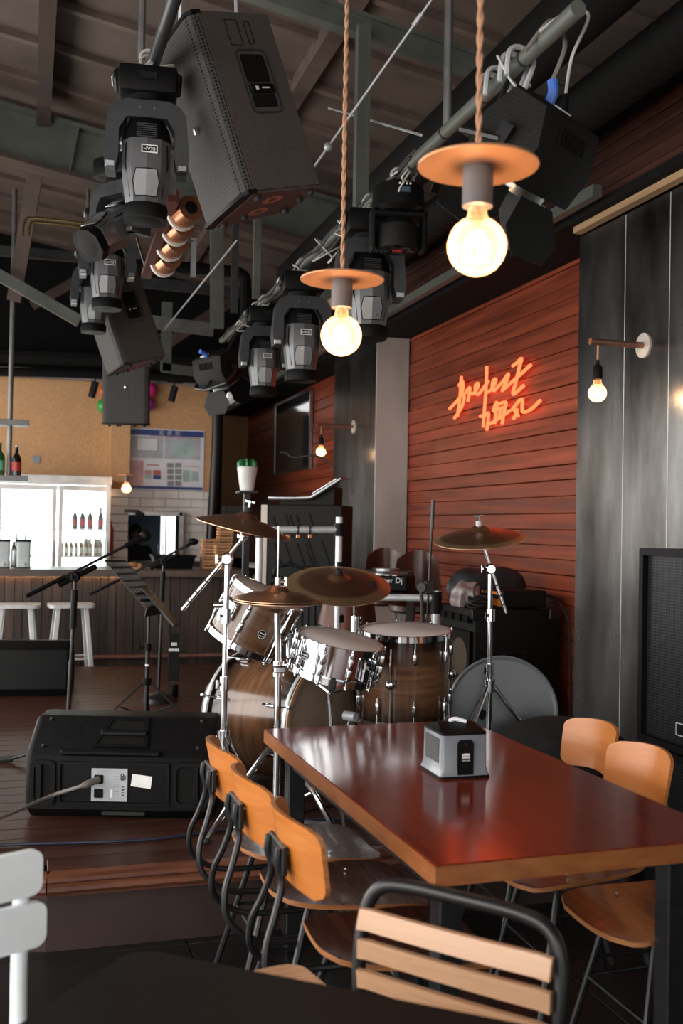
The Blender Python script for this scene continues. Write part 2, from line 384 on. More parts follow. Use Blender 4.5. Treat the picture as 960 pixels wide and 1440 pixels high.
# ---- stage
st = thing('stage_platform', 'raised wooden stage platform with rounded nosing carrying the drum kit', 'stage', (.9, 6.2, 0))
LX = .09
g = G().box(((LX+3.2)/2, YS+.055, .11), (3.2-LX, .05, .22)); g.box((-1.0, YS+.30, .11), (2.25, .05, .22), RZ(-12.5)); part('riser', g, 'riser', st, True)
g = G().box((.0, 6.5, STG-.045), (6.4, 4.9, .04)); part('deck_frame', g, 'matte_black', st, True)
def nosing(a, b):
    prof = [(0, STG), (-.045, STG), (-.062, STG-.008), (-.068, STG-.02), (-.06, STG-.026), (-.072, STG-.036), (-.074, STG-.05), (-.066, STG-.062), (-.05, STG-.068), (-.05, STG-.075), (0, STG-.075)]
    a, b = Vector(a), Vector(b); d = (b-a).normalized(); n = Vector((-d.y, d.x, 0))
    return G().loft([[p+n*(y+.05)+Vector((0, 0, z)) for y, z in prof] for p in (a, b)])
part('nosing', nosing((LX, YS, 0), (3.2, YS, 0)), 'stage_nose', st, True)
part('nosing', nosing((-2.1, YS+.49, 0), (LX, YS, 0)), 'stage_nose', st, True)
bw = .135; y = YS+.052; k = 0
while y < 9.0:
    if y < 4.25:
        xl = LX-(y-YS-.05)/.222 if y > YS+.06 else LX
        xl = max(xl, -2.5)
    else: xl = -3.2
    x0 = xl; cuts = [xl] + [c for c in ((.35+.9*((k*7) % 5)/2.5), (2.0+.5*((k*3) % 4)/2)) if c > xl+.5] + [XW]
    for a, b in zip(cuts, cuts[1:]):
        part('deck_board', G().box(((a+b)/2, y+bw/2, STG-.0125), (b-a-.003, bw-.003, .025), bev=.002), 'stage_wood', st, True)
    y += bw; k += 1
# ---- right wall: backing, plank bays, steel clad columns
g = G().box((3.36, 6, 2.4), (.2, 20, 4.9)); wr = struct('wall_right', g, 'matte_black')
def planks(y0, y1, z0, z1, x, ht, matn, jit=.0):
    z = z0
    while z < z1-.03:
        h = ht*random.uniform(.82, 1.15); h = min(h, z1-z)
        o = random.uniform(0, .013)
        part('plank', G().box((x+.012+o, (y0+y1)/2, z+h/2), (.022, y1-y0, h-random.choice((.003, .004, .007))), bev=.003), matn, wr, True)
        z += h
planks(4.9, 8.56, STG, 3.30, XW, .104, 'plank_red')
planks(9.85, 15.6, .0, 3.30, XW, .14, 'plank_red')
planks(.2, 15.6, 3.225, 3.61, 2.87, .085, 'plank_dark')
# steel column by the stage front
c1 = struct('wall_right_column', G().box((3.07, 2.6, 1.56), (.30, 4.92, 3.12)), 'matte_black')
seams = [5.085, 4.62, 4.235, 3.80, 3.35, 2.9, 2.4, 1.9, 1.4, .9, .4]
for a, b in zip(seams, seams[1:]):
    part('steel_panel', G().box((XC+.008, (a+b)/2, 1.565), (.016, a-b-.003, 3.13), bev=.001), 'steel_panel', c1, True)
    part('seam_strip', G().box((XC+.008, b, 1.565), (.0175, .0032, 3.12)), 'seam', c1, True)
part('end_plate', G().box((3.06, 5.08, 1.565), (.28, .012, 3.13)), 'steel_panel', c1, True)
c2 = struct('wall_right_column_far', G().box((3.07, 9.2, 1.7), (.28, 1.26, 2.95)), 'matte_black')
part('end_plate', G().box((3.05, 8.56, 1.73), (.30, .014, 2.9), bev=.001), 'steel_pale', c2, True)
for a, b in ((8.57, 9.2), (9.2, 9.86)): part('steel_panel', G().box((XC+.008, (a+b)/2, 1.73), (.016, b-a-.004, 2.9)), 'steel_panel', c2, True)
part('lit_cap_strip', G().box((3.04, 8.6, 3.20), (.32, .10, .03)), 'pale_lumber', c2, True)  # cap strip coloured pale to paint in the glow at the column top
# soffit trims above columns and planks
t = struct('trim_1', G().box((3.0, 7.9, 3.20), (.40, 15.4, .05)), 'matte_black')
t = struct('trim_2', G().box((2.865, 2.7, 3.155), (.05, 4.7, .035)), 'pale_lumber')  # wood strip given a light colour for the lit gap above the columns
t = struct('trim_3', G().box((2.80, 7.9, 3.66), (.10, 15.4, .09)), 'pale_lumber')
t = struct('trim_4', G().box((2.92, 7.9, 3.82), (.10, 15.4, .22)), 'green_steel')
t = struct('trim_5', G().box((2.83, 7.9, 3.61), (.05, 15.4, .02)), 'matte_black')  # black strip painting the shadow gap under the lumber
t = struct('trim_6', G().box((2.72, 10.1, 3.225), (.05, 11.0, .06)), 'green_steel')
# ---- back wall with kitchen hatch
YB = 12.4
hx0, hx1, hz0, hz1 = 1.135, 1.72, 1.0, 1.60
g = G()
g.box(((-3.2+hx0)/2, YB+.1, 1.6), (hx0+3.2, .2, 3.2)); g.box(((hx1+2.16)/2, YB+.1, 1.6), (2.16-hx1, .2, 3.2))
g.box(((hx0+hx1)/2, YB+.1, (hz1+3.2)/2), (hx1-hx0, .2, 3.2-hz1)); g.box(((hx0+hx1)/2, YB+.1, hz0/2), (hx1-hx0, .2, hz0))
wb = struct('wall_back', g, 'tile_grout')
part('cork_panel', G().box(((-3.2+.90)/2, YB-.012, 2.1), (4.1, .024, 2.1)), 'cork', wb, True)
wpr = struct('wall_pier', G().box((1.01, YB-.09, .95), (.22, .18, 1.9)), 'tile_grout')
part('cork_panel', G().box(((.90+1.12)/2, YB-.10, 2.52), (.22, .2, 1.24)), 'cork', wpr, True)
part('cork_panel', G().box(((1.12+2.16)/2, YB-.012, 2.53), (1.04, .024, 1.26)), 'cork', wb, True)
TL = {}
def tile(x0, x1, z0, z1, y, par):
    w, h = round(x1-x0-.006, 3), round(z1-z0-.006, 3)
    if w < .02: return
    if (w, h) not in TL: TL[(w, h)] = mesh('tile', G().box((0, 0, 0), (w, .014, h), bev=.004), 'tile_white')
    put('tile', TL[(w, h)], par, MWD[par].inverted() @ T((x0+x1)/2, y, (z0+z1)/2))
for r in range(9):
    z0 = 1.0+.1*r
    tile(.90, 1.12, z0, z0+.1, YB-.187, wpr)
    x = 1.12-(.15 if r % 2 else 0)
    while x < 2.16:
        a, b = max(x, 1.12), min(x+.30, 2.16); x += .30
        if z0 < hz1-.01:
            if b <= hx0+.02 or a >= hx1-.02: tile(a, b, z0, z0+.1, YB-.007, wb)
            elif a < hx0: tile(a, hx0, z0, z0+.1, YB-.007, wb)
            elif b > hx1: tile(hx1, b, z0, z0+.1, YB-.007, wb)
        else: tile(a, b, z0, z0+.1, YB-.007, wb)
# hatch frame and kitchen room behind
w1 = struct('window_1', G().box((hx1+.02, YB-.03, (hz0+hz1)/2), (.06, .26, hz1-hz0+.08), bev=.004), 'alu')
part('frame_bar', G().box(((hx0+hx1)/2, YB-.03, hz1+.02), (hx1-hx0+.08, .26, .05), bev=.004), 'alu', w1, True)
part('frame_bar', G().box(((hx0+hx1)/2, YB-.03, hz0-.01), (hx1-hx0+.08, .26, .03), bev=.004), 'alu', w1, True)
kw = struct('wall_kitchen_back', G().box((.775, 14.75, 1.5), (2.05, .1, 3.0)).box((2.15, 14.75, 1.5), (.18, .1, 3.0)).box((1.93, 14.75, .45), (.26, .1, .9)).box((1.93, 14.75, 2.9), (.26, .1, .2)), 'blue_wall')
w3 = struct('window_3', G().box((1.876, 14.75, 1.85), (.014, .06, 1.9)), 'alu')
part('frame_bar', G().box((1.93, 14.75, .91), (.26, .06, .02)), 'alu', w3, True); part('frame_bar', G().box((1.93, 14.75, 2.79), (.26, .06, .02)), 'alu', w3, True)
for xx, ww in ((1.8345, .069), (1.9715, .177)): part('pane', G().box((xx, 14.76, 1.85), (ww, .006, 1.9)), 'pane', w3, True)
struct('wall_kitchen_left', G().box((-.2, 13.65, 1.5), (.1, 2.1, 3)), 'blue_wall')
struct('ceiling_kitchen', G().box((1.0, 13.65, 2.95), (2.3, 2.1, .1)), 'blue_wall')
struct('wall_kitchen_right', G().box((2.13, 13.65, 1.5), (.06, 2.1, 3.0)), 'blue_wall')
# far cork wall beyond the passage
wf = struct('wall_far', G().box((3.05, 15.75, 1.6), (1.5, .2, 3.5)), 'matte_black')
part('cork_panel', G().box((2.75, 15.63, 2.55), (1.3, .03, 1.5)), 'cork', wf, True)
for r in range(8):
    for cidx in range(3): tile(2.45+.3*cidx-(.15 if r % 2 else 0), 2.75+.3*cidx-(.15 if r % 2 else 0), 1.0+.1*r, 1.1+.1*r, 15.62, wf)
wp = struct('wall_passage', G().box((2.21, 14.0, 1.6), (.1, 3.0, 3.2)), 'matte_black')
# black wall above the cork, up to the roof
wu = struct('wall_back_upper', G().box((-.2, 12.62, 4.0), (6.8, .1, 1.7)), 'matte_black')
wl = struct('wall_left', G().box((-2.5, 4.5, 3.95), (.2, 16.5, 1.5)), 'roof_brown')  # unseen lintel above the left opening, added to keep the roof darker
w2 = struct('window_2_unseen', G().box((-2.28, 5.0, 3.16), (.08, 14.2, .10)), 'black_metal')  # unseen window frame, added before the daylight panel to streak its reflections
for k in range(9): part('mullion', G().box((-2.28, -2.0+1.75*k, 1.58), (.07, .07, 3.12)), 'black_metal', w2, True)
part('sill', G().box((-2.28, 5.0, .04), (.10, 14.2, .08)), 'black_metal', w2, True)
# ---- roof
ZR = lambda X: 4.78-.17*X
g = G(); poly = [(-6.5, ZR(-6.5)), (3.6, ZR(3.6)), (3.6, ZR(3.6)+.12), (-6.5, ZR(-6.5)+.12)]
g.prism(poly, 21.5, Matrix(((1, 0, 0, 0), (0, 0, 1, -5), (0, 1, 0, 0), (0, 0, 0, 1))))
ce = struct('ceiling', g, 'roof_brown')
SL = RY(math.degrees(math.atan(.17)))
y = 1.7
while y < 12.3:
    part('roof_rib', G().box((-1.4, y, ZR(-1.4)-.02), (10.2, .055, .05), SL), 'roof_rib', ce, True); y += .62
for X, w, h, m in ((.05, .10, .24, 'rust_steel'), (1.68, .11, .10, 'roof_rib'), (-2.2, .1, .24, 'rust_steel')):
    part('joist', G().box((X, 5.2 if X != 1.68 else 6.5, ZR(X)-h/2), (w, 6.0 if X != 1.68 else 11, h)), m, ce, True)
# transverse I beam and lighter channel
bm_ = thing('roof_beam', 'deep green steel I-beam with rust lower flange crossing under the roof', 'beam', (0, 8.25, ZR(0)-.36))
part('web', G().box((-1.0, 8.25, ZR(-1.0)-.36), (8.4, .03, .38), SL), 'green_steel', bm_, True)
part('flange', G().box((-1.0, 8.25, ZR(-1.0)-.56), (8.4, .20, .03), SL), 'rust_steel', bm_, True)
part('flange', G().box((-1.0, 8.25, ZR(-1.0)-.17), (8.4, .20, .03), SL), 'green_steel', bm_, True)
for x in (-.9, .28, 1.45): part('stiffener', G().box((x, 8.2, ZR(x)-.36), (.015, .09, .37), SL), 'green_steel', bm_, True)
cb = solo('steel_channel', G().box((.6, 4.72, 4.07), (4.6, .07, .10), SL).box((.6, 4.68, 4.11), (4.6, .02, .02), SL), 'green_steel', 'slim green steel channel crossing above the hanging lights', 'beam', org=(.6, 4.72, 4.07))
solo('steel_channel', G().box((-.5, 2.75, 4.55), (5.4, .07, .10), SL), 'green_steel', 'pale green steel channel near the roof joist end', 'beam', org=(-.5, 2.75, 4.55))
RTS = thing('roof_truss', 'dark roof truss of grey and rust brown steel members behind the lights', 'truss', PY(305, 300, 7.9))
def strut(name, a, b, w, h, m, label, cat='beam', group=None):
    a, b = Vector(a), Vector(b); c = (a+b)/2; d = b-a
    z = d.normalized(); y_ = Vector((0, 1, 0)) if abs(z.y) < .9 else Vector((1, 0, 0)); x_ = y_.cross(z).normalized(); y_ = z.cross(x_)
    q = frame(x_, y_, z)
    gg = G().box(c, (w, h, d.length), q)
    return part(name, gg, m, RTS, True)
strut('brace', PY(-40, 365, 9.4), PY(112, 452, 9.4), .10, .05, 'green_steel', 'grey diagonal steel brace dropping toward the moving head lights', 'brace')
strut('crossbar', PY(208, 452, 9.8), PY(300, 464, 9.8), .12, .04, 'grey_steel', 'pale flat steel crossbar behind the hung loudspeakers')
strut('frame_member', PY(235, 425, 10.2), PY(233, 522, 10.2), .10, .04, 'green_steel', 'upright of the grey hanger frame by the track light')
strut('frame_member', PY(228, 517, 10.2), PY(285, 524, 10.2), .09, .04, 'green_steel', 'level rail of the grey hanger frame by the track light')
strut('crossbar', PY(190, 396, 9.9), PY(420, 420, 9.9), .10, .05, 'dark_grey', 'dark steel crossbar under the deep roof beam')
strut('hanger_post', PY(305, 225, 7.9), PY(305, 462, 7.9), .10, .05, 'green_steel', 'wide green steel hanger post beside slim pipe drop')
strut('hanger_post', PY(331, 300, 7.6), PY(329, 440, 7.6), .05, .04, 'dark_grey', 'slim dark pipe drop between two steel posts')
strut('hanger_post', PY(362, 300, 7.2), PY(360, 420, 7.2), .05, .04, 'green_steel', 'slim green steel post ending at the light bar')
strut('crossbar', PY(-30, 350, 9.9), PY(110, 362, 9.9), .09, .05, 'dark_grey', 'dark steel crossbar beside the brass conduits')
strut('crossbar', PY(45, 430, 11.4), PY(170, 360, 11.4), .10, .05, 'rust_steel', 'rust brown rafter in the dark roof corner')
strut('crossbar', PY(20, 420, 9.7), PY(50, 240, 8.6), .12, .07, 'rust_steel', 'rust brown post leaning up to the deep roof beam')
strut('crossbar', PY(225, 490, 11.5), PY(330, 420, 11.5), .12, .05, 'rust_steel', 'rust brown rafter behind the green hanger posts')
solo('black_duct', G().tube(crv([PY(-60, 497, 11.8), PY(150, 505, 11.8), PY(380, 516, 11.8)], 4), .09, 10), 'matte_black', 'upper black ventilation duct along the top of the cork wall', 'duct', org=PY(150, 505, 11.8))
solo('black_duct', G().tube(crv([PY(-60, 521, 11.9), PY(150, 527, 11.9), PY(300, 534, 11.9)], 4), .05, 10), 'matte_black', 'thin black duct pipe right above the cork wall edge', 'duct', org=PY(150, 527, 11.9))
part('black_pipe', G().tube(crv([PY(190, 372, 8.8), PY(310, 380, 8.8), PY(340, 386, 8.8), PY(345, 402, 8.8), PY(345, 455, 8.8)], 5), .05, 10), 'matte_black', RTS, True)
for dy, lb in ((0, 'upper'), (6, 'lower')):
    solo('brass_conduit', G().tube(crv([PY(32+dy*1.4, 332, 8.7), PY(35+dy*1.3, 311+dy*.9, 8.7), PY(49+dy*.8, 306+dy, 8.7), PY(122, 314+dy, 8.7)], 5), .009, 8), 'brass', f'{lb} of two thin brass conduits under the roof beam', 'conduit', org=PY(50, 306+dy, 8.7))
# black drain pipe in the corner and wall-top rail
solo('drain_pipe', G().tube(crv([PY(275, 541, 12.1), PY(298, 545, 12.1), PY(303, 556, 12.1), PY(303, 640, 12.1), (2.0, 12.1, .02)], 5), .055, 12), 'black_metal', 'black drain pipe running down the corner beside the notice board', 'pipe', org=(2.0, 12.1, 0))
solo('wall_rail', G().box((-.1, 12.15, 3.20), (4.4, .08, .06)), 'grey_steel', 'grey steel rail along the top of the cork wall', 'rail', org=(-.1, 12.15, 3.2))
# ducts by the wall
solo('flexible_duct', G().tube([(2.35, 1.2+i*.02, 3.40) for i in range(330)], [.105+.006*((i//2) % 2) for i in range(330)], 14), 'matte_black', 'ribbed black flexible duct running beside the wood strip', 'duct', org=(2.35, 4, 3.4))
solo('smooth_duct', G().tube([(1.98, 1.0, 3.50), (1.98, 8.0, 3.50)], .125, 16), 'matte_black', 'thick smooth black duct behind the right light bar', 'duct', org=(1.98, 4, 3.5))
solo('drop_pipe', G().cyl((1.72, 3.05, 3.45), (1.72, 3.05, 4.45), .05), 'matte_black', 'black drop pipe above the barn door light', 'pipe', org=(1.72, 3.05, 3.45))
solo('cross_pipe', G().cyl((.9, 3.4, 3.93), (2.6, 3.4, 3.75), .035), 'matte_black', 'thin black cross pipe under the roof near the ducts', 'pipe', org=(1.7, 3.4, 3.8))
# ================================================================== dining table group
TZ = .74; tx0, tx1, ty0, ty1 = -.414, .414, -.805, .805
tb = thing('dining_table', 'dark red varnished dining table with thick orange wood edge', 'table', T(1.292, 2.983, 0) @ RZ(1.2))
cx, cy, w, d = (tx0+tx1)/2, (ty0+ty1)/2, tx1-tx0, ty1-ty0
part('tabletop', G().box((cx, cy, TZ-.012), (w, d, .024), bev=.003), 'table_top', tb)
g = G(); o_ = rrect(w+.004, d+.004, .006, 2); i_ = rrect(w-.05, d-.05, .004, 2)
g.ring(o_, i_, .046, T(cx, cy, TZ-.0485)); part('edge_band', g, 'table_edge', tb)
for x in (tx0+.06, tx1-.15):
    for y in (ty0+.07, ty1-.22):
        part('leg', G().box((x, y, (TZ-.05)/2), (.06, .06, TZ-.05), bev=.004), 'black_metal', tb)
for x in (tx0+.06, tx1-.15): part('rail', G().box((x, cy-.07, TZ-.07), (.04, d-.35, .05)), 'black_metal', tb)
part('rail', G().box((cx-.045, ty1-.22, TZ-.07), (w-.27, .04, .05)), 'black_metal', tb)
# ---- plywood chairs (local: front = +X)
def ply_chair(seatm):
    t = thing('plywood_chair', 'x', 'chair')
    def seat(u, v):
        x = -.195+.445*u
        e = min(1, u/.22, (1-u)/.16); e = max(e, 0); rd = math.sqrt(max(0, 1-(1-e)**2))
        hw = (.155+.04*min(1, u*1.5))*(.62+.38*rd)
        z = .452+.018*(u-.55)**2*4*(1 if u < .55 else -1.15)
        y = hw*(2*v-1); return Vector((x, y, z+.010*(2*v-1)**2))
    s_ = part('seat', G().grid(seat, 18, 10, .013, (0, 0, 1)), [seatm, 'ply_edge'], t, ang=50)
    for a, b in ((-.11, -.1), (-.11, .1), (.08, -.12), (.08, .12)):
        put('screw', SCREW, s_, T(a, b, .4615))
    def back(u, v):
        # u across (y), v up; rounded corner outline
        cr = .22
        a = 2*u-1; e = min(v/cr, (1-v)/cr, 1); hw = .185*(.80+.20*math.sqrt(max(0, 1-(1-e)**2)))*(.93+.07*v)
        y = hw*a; return Vector((-.268-.035*v+1.9*y*y, y, .632+.175*v-.012*a*a))
    b_ = part('backrest', G().grid(back, 14, 12, .012, (-1, 0, 0)), ['ply_amber', 'ply_edge'], t, ang=50)
    g = G().box((-.290, 0, .695), (.014, .15, .07), bev=.003); br = part('bracket', g, 'black_metal', b_)
    for y in (-.05, .05):
        put('bolt', SCREW, b_, T(-.279, y*1.1, .715) @ RY(90))
    for sgn in (-1, 1):
        y = .055*sgn
        pts = [(-.30, y, .725), (-.303, y, .69), (-.292, y, .64), (-.31, y*1.25, .57), (-.335, y*1.6, .50), (-.33, y*1.8, .43), (-.27, y*2.0, .375), (-.18, y*2.0, .355), (.02, y*2.0, .36), (.10, y*2.0, .40), (.13, y*2.0, .437)]
        part('back_support', G().tube(crv(pts, 5), .0095, 8), 'black_metal', t)
    for sx in (-1, 1):
        for sy in (-1, 1):
            part('leg', G().tube([(.10*sx, .10*sy, .437), (.115*sx, .115*sy, .40), (.215*sx-.01, .18*sy, .008)], .0105, 8), 'black_metal', t)
    part('stretcher', G().tube([(.16, -.155, .22), (.16, .155, .22), (-.165, .155, .22), (-.165, -.155, .22)], .006, 6, closed=True), 'black_metal', t)
    part('seat_frame', G().box((0, 0, .4375), (.24, .035, .012)).box((.09, 0, .4375), (.03, .24, .012)).box((-.09, 0, .4375), (.03, .22, .012)), 'black_metal', t)
    return t
SCREW = mesh('screw', G().cyl((0, 0, -.002), (0, 0, .002), .006, n=10), 'chrome')
ch = ply_chair('ply_dark')
ch['group'] = 'plywood chairs at the dining table'
ch2 = ply_chair('ply_red'); ch2['group'] = 'plywood chairs at the dining table'
def place(o, M, label, first):
    if first: o.matrix_basis = M; MWD[o] = M; o['label'] = label; return o
    return dup(o, M, label)
L_ = [(.895, 2.480, 0), (.870, 2.888, 1), (.865, 3.294, 1)]
lab = ['amber plywood chair with dark seat beside the table corner, closest to the slatted chair', 'amber plywood chair with dark seat in the middle of the row along the stage side', 'amber plywood chair with dark seat tucked closest to the drum stands']
for k in (1, 2, 0): place(ch, T(L_[k][0], L_[k][1], 0) @ RZ(L_[k][2]), lab[k], k == 0)
R_ = [(1.725, 2.50, 181), (1.67, 2.915, 179), (1.74, 3.335, 179)]
lab = ['plywood chair with red brown seat pushed under the table beside its black leg', 'plywood chair with amber backrest in the middle of the row on the loudspeaker side', 'plywood chair with amber backrest closest to the black bean bag']
for k in (1, 2, 0): place(ch2, T(R_[k][0], R_[k][1], 0) @ RZ(R_[k][2]), lab[k], k == 0)
# ---- napkin dispenser
nx, ny = 1.292, 2.992
nd = thing('napkin_dispenser', 'grey and black plastic napkin dispenser standing on the dining table', 'napkin dispenser', (nx, ny, TZ))
part('base', G().prism(rrect(.166, .18, .012), .008), 'black_plastic', nd)
secs = []
for z, sx, sy in ((.008, .164, .178), (.018, .156, .170), (.032, .150, .164), (.13, .148, .160)):
    secs.append([Vector((x, y, z)) for x, y in rrect(sx, sy, .012)])
part('body', G().loft(secs), 'napkin_body', nd)
lid = [[Vector((x, y, z+(.018 if abs(y) < .03 else 0))) for x, y in rrect(sx, sy, .014)] for z, sx, sy in ((.13, .150, .162), (.137, .150, .162))]
g = G().loft(lid); g.loft([[Vector((x, y, .137)) for x, y in rrect(.150, .162, .014)], [Vector((x, y, .158)) for x, y in rrect(.12, .03, .012)]]); part('lid', g, 'black_plastic', nd)
part('front_panel', G().prism([(-.026, .01), (.026, .01), (.026, .105), (.018, .116), (-.018, .116), (-.026, .105)], .014, T(0, -.074, 0) @ RX(90)), 'black_plastic', nd)
fp = part('lock', G().cyl((0, -.088, .103), (0, -.0895, .103), .004), 'chrome', nd)
part('logo_plate', G().prism([(-.013, -.007), (.013, -.007), (.013, .007), (-.002, .008), (-.013, .006)], .001, T(0, -.0882, .068) @ RX(90)), 'print_white', nd)
text('TORK', .009, T(0, -.0895, .067) @ RX(90), 'print_grey', nd); text('Xpressnap', .0065, T(0, -.089, .055) @ RX(90), 'print_white', nd)
part('side_window', G().box((-.0755, 0, .08), (.002, .11, .075), bev=.0008), 'dark_grey', nd)
part('napkin', G().tube(crv([(-.02, .0, .158), (0, -.004, .166), (.03, -.02, .158)], 4), .007, 8), 'paper_white', nd)
# ---- slatted metal chair at the dark table
a, b = PD(500, 1300, 2.10), PD(795, 1345, 1.85)
dx = Vector((b.x-a.x, b.y-a.y, 0)).normalized(); fr = Vector((dx.y, -dx.x, 0))   # chair front points to the camera side
if fr.y > 0: fr = -fr
mid = (a+b)/2; sc_M = frame(dx, -fr, (0, 0, 1), (mid.x, mid.y, 0))
sc = thing('slatted_chair', 'black tubular metal chair with pale wooden back slats', 'chair', sc_M)
HW = .215
def uback(y0, hw, r):
    return crv([(-hw, y0-.16, .02), (-hw, y0-.03, .42), (-hw, y0+.005, .66), (-hw+.006, y0+.02, .735), (-hw+.05, y0+.028, .787), (-.06, y0+.03, .795), (.06, y0+.03, .795), (hw-.05, y0+.028, .787), (hw-.006, y0+.02, .735), (hw, y0+.005, .66), (hw, y0-.03, .42), (hw, y0+.10, .02)], 6)
pts = [(-HW, .12, .012), (-HW+.005, .02, .40), (-HW, .0, .60), (-HW+.004, .014, .71), (-HW+.03, .022, .765), (-HW+.09, .026, .782), (0, .027, .784), (HW-.09, .026, .782), (HW-.03, .022, .765), (HW-.004, .014, .71), (HW, .0, .60), (HW-.005, .02, .40), (HW, .12, .012)]
part('back_frame', G().tube(crv(pts, 6), .0145, 12), 'black_metal', sc)
for k, z in enumerate((.716, .657, .598, .539)):
    def sl(u, v, z=z, k=k):
        x = (HW-.010)*(2*u-1); c = (2*u-1)**2
        return Vector((x, -.030+.006*c+(.012 if k == 0 else .006*(1-k))*(v-.4), z-.0185+.037*v-(.003 if v in (0, 1) and u in (0, 1) else 0)))
    part('slat', G().grid(sl, 16, 6, .013, (0, -1, 0)), ['slat_wood', 'slat_wood'], sc)
for sx in (-1, 1):
    part('leg', G().tube(crv([(HW*sx, -.40, .012), (HW*sx*.98, -.385, .30), (HW*sx*.98, -.37, .43)], 4), .0125, 10), 'black_metal', sc)
    part('seat_rail', G().tube([(HW*sx*.96, .02, .42), (HW*sx*.96, -.38, .435)], .011, 8), 'black_metal', sc)
for k in range(6): part('seat_slat', G().box((0, -.03-.065*k, .452), (2*HW-.02, .055, .016), bev=.004), 'slat_wood', sc)
# ---- low wooden stool half under the black table
q = Pz(398, 1362, .55); ws = thing('wooden_stool', 'low stool with pale wooden top beside the black table', 'stool', T(q.x-.01, q.y-.075, 0) @ RZ(12))
part('seat', G().prism(rrect(.15, .20, .045), .030, T(0, 0, .516)), 'slat_wood', ws)
for sx in (-1, 1):
    for sy in (-1, 1): part('leg', G().tube([(.055*sx, .075*sy, .518), (.085*sx, .105*sy, .008)], .010, 8), 'black_metal', ws)
# ---- near dark table (only a corner in view)
e = Vector((.78, -.63, 0)); n = Vector((-.63, -.78, 0)); c0 = Vector((.20, 1.885, 0))
ctr = c0+e*.62+n*.36
nt = thing('black_table', 'black topped table beside the slatted chair', 'table', frame(e, -n, (0, 0, 1), ctr))
part('tabletop', G().prism(rrect(1.24, .72, .05), .03, T(0, 0, TZ-.03)), 'near_black', nt)
for sx in (-1, 1):
    for sy in (-1, 1): part('leg', G().box((.40*sx, .20*sy, .355), (.045, .045, .71), bev=.003), 'black_metal', nt)
part('apron', G().box((0, 0, .69), (.85, .44, .04)), 'black_metal', nt)
# ---- white slatted metal chair
wa = Vector((.035, 2.14, 0)); wdir = Vector((.90, .44, 0)).normalized(); wf_ = Vector((wdir.y, -wdir.x, 0))
wc = thing('white_chair', 'pale grey painted chair with two rounded back slats', 'chair', frame(wdir, -wf_, (0, 0, 1), wa-wdir*.20))
for k, (z, xo) in enumerate(((.815, .195), (.712, .205))):
    part('slat', G().prism(rrect(xo*2, .088, .022), .016, T(0, -.012, z) @ RX(90)), 'white_paint', wc)
for sx in (-1, 1):
    part('post', G().tube(crv([(.165*sx, .09, .01), (.165*sx, .01, .44), (.165*sx, .004, .62), (.165*sx, .0, .84)], 5), .0165, 12), 'white_paint', wc)
    part('leg', G().tube([(.165*sx, -.40, .01), (.165*sx, -.37, .44)], .0155, 10), 'white_paint', wc)
part('seat', G().prism(rrect(.40, .40, .04), .022, T(0, -.19, .44)), 'white_paint', wc)
# ================================================================== drum kit on the stage
def axis_frame(z, o):
    """local +Z along z, local Y kept toward the viewer side"""
    z = Vector(z).normalized(); y = (-FW-z*(-FW).dot(z)).normalized(); x = y.cross(z); return frame(x, y, z, o)
def hoop(g, r, z0, h, M=I4, t=.004):
    g.lathe([(r, z0), (r+t, z0), (r+t, z0+h), (r+t*2, z0+h+.002), (r, z0+h+.002), (r, z0)], M, 40)
LUG = mesh('lug', G().box((.012, 0, 0), (.022, .018, .05), bev=.006, seg=2).cyl((.014, 0, .02), (.014, 0, .045), .006, n=8), 'chrome')
def drum(name, label, M, r, h, nl, shellm, metal=False, headm='drum_skin', lugl=None, rot=0, hoopm='chrome', lugz=None):
    t = thing(name, label, 'drum', M)
    part('shell', G().lathe([(0, .004), (r, 0), (r, h), (0, h-.004)], n=48), shellm, t)
    part('drumhead', G().lathe([(0, h+.010), (r-.008, h+.010), (r+.001, h+.004), (r+.001, h), (0, h)], n=48), headm, t)
    part('drumhead', G().lathe([(0, -.008), (r-.008, -.008), (r+.001, -.003), (r+.001, 0), (0, 0)], n=48), headm, t)
    for z0 in (h-.012, -.012):
        gg = G(); hoop(gg, r+.004, z0, .026); part('hoop', gg, hoopm, t)
    for k in range(nl):
        a = rot+360/nl*k
        for z in (lugz or ((h-.085, h*0+.085) if h > .2 else (h/2,))):
            put('lug', LUG, t, RZ(a) @ T(r, 0, z))
        part('tension_rod', G().cyl((r+.015, 0, h-.10 if h > .2 else h/2), (r+.015, 0, h+.02), .0035, n=8).box((r+.012, 0, h+.012), (.016, .016, .012), bev=.003), 'chrome', t).matrix_basis = RZ(a)
        part('tension_rod', G().cyl((r+.015, 0, .10 if h > .2 else h/2), (r+.015, 0, -.02), .0035, n=8).box((r+.012, 0, -.012), (.016, .016, .012), bev=.003), 'chrome', t).matrix_basis = RZ(a)
    return t
def badge(par, r, ang, z, s=.020):
    M = RZ(ang) @ T(r+.0012, 0, z) @ RY(90) @ RZ(90)
    b = part('badge', G().lathe([(0, .0015), (s, .0012), (s, -.002)], M, 24), 'black_gloss', par)
    gg = G(); gg.ring(circ(s*.95, 24), circ(s*.86, 24), .001, M @ T(0, 0, .001))
    for k in (-1, 0, 1): gg.tube([M @ Vector((s*(.36*k-.16+.32*i/6), s*(.05+.28*math.sin(math.pi*i/6)), .002)) for i in range(7)], s*.055, 5)
    part('emblem', gg, 'print_white', b)
    text('mapex', s*.5, M @ T(0, -s*.35, .0016), 'print_white', b)
VD = lambda x, y, z: RT*x+UP*y+FW*z      # direction in view axes (right, up, away)
def hvec(v): return Vector((v.x, v.y, 0)).normalized()
RH, FH = hvec(RT), hvec(FW); ZU = Vector((0, 0, 1))
def dirv(r, u, f): return (RH*r+ZU*u+FH*f).normalized()
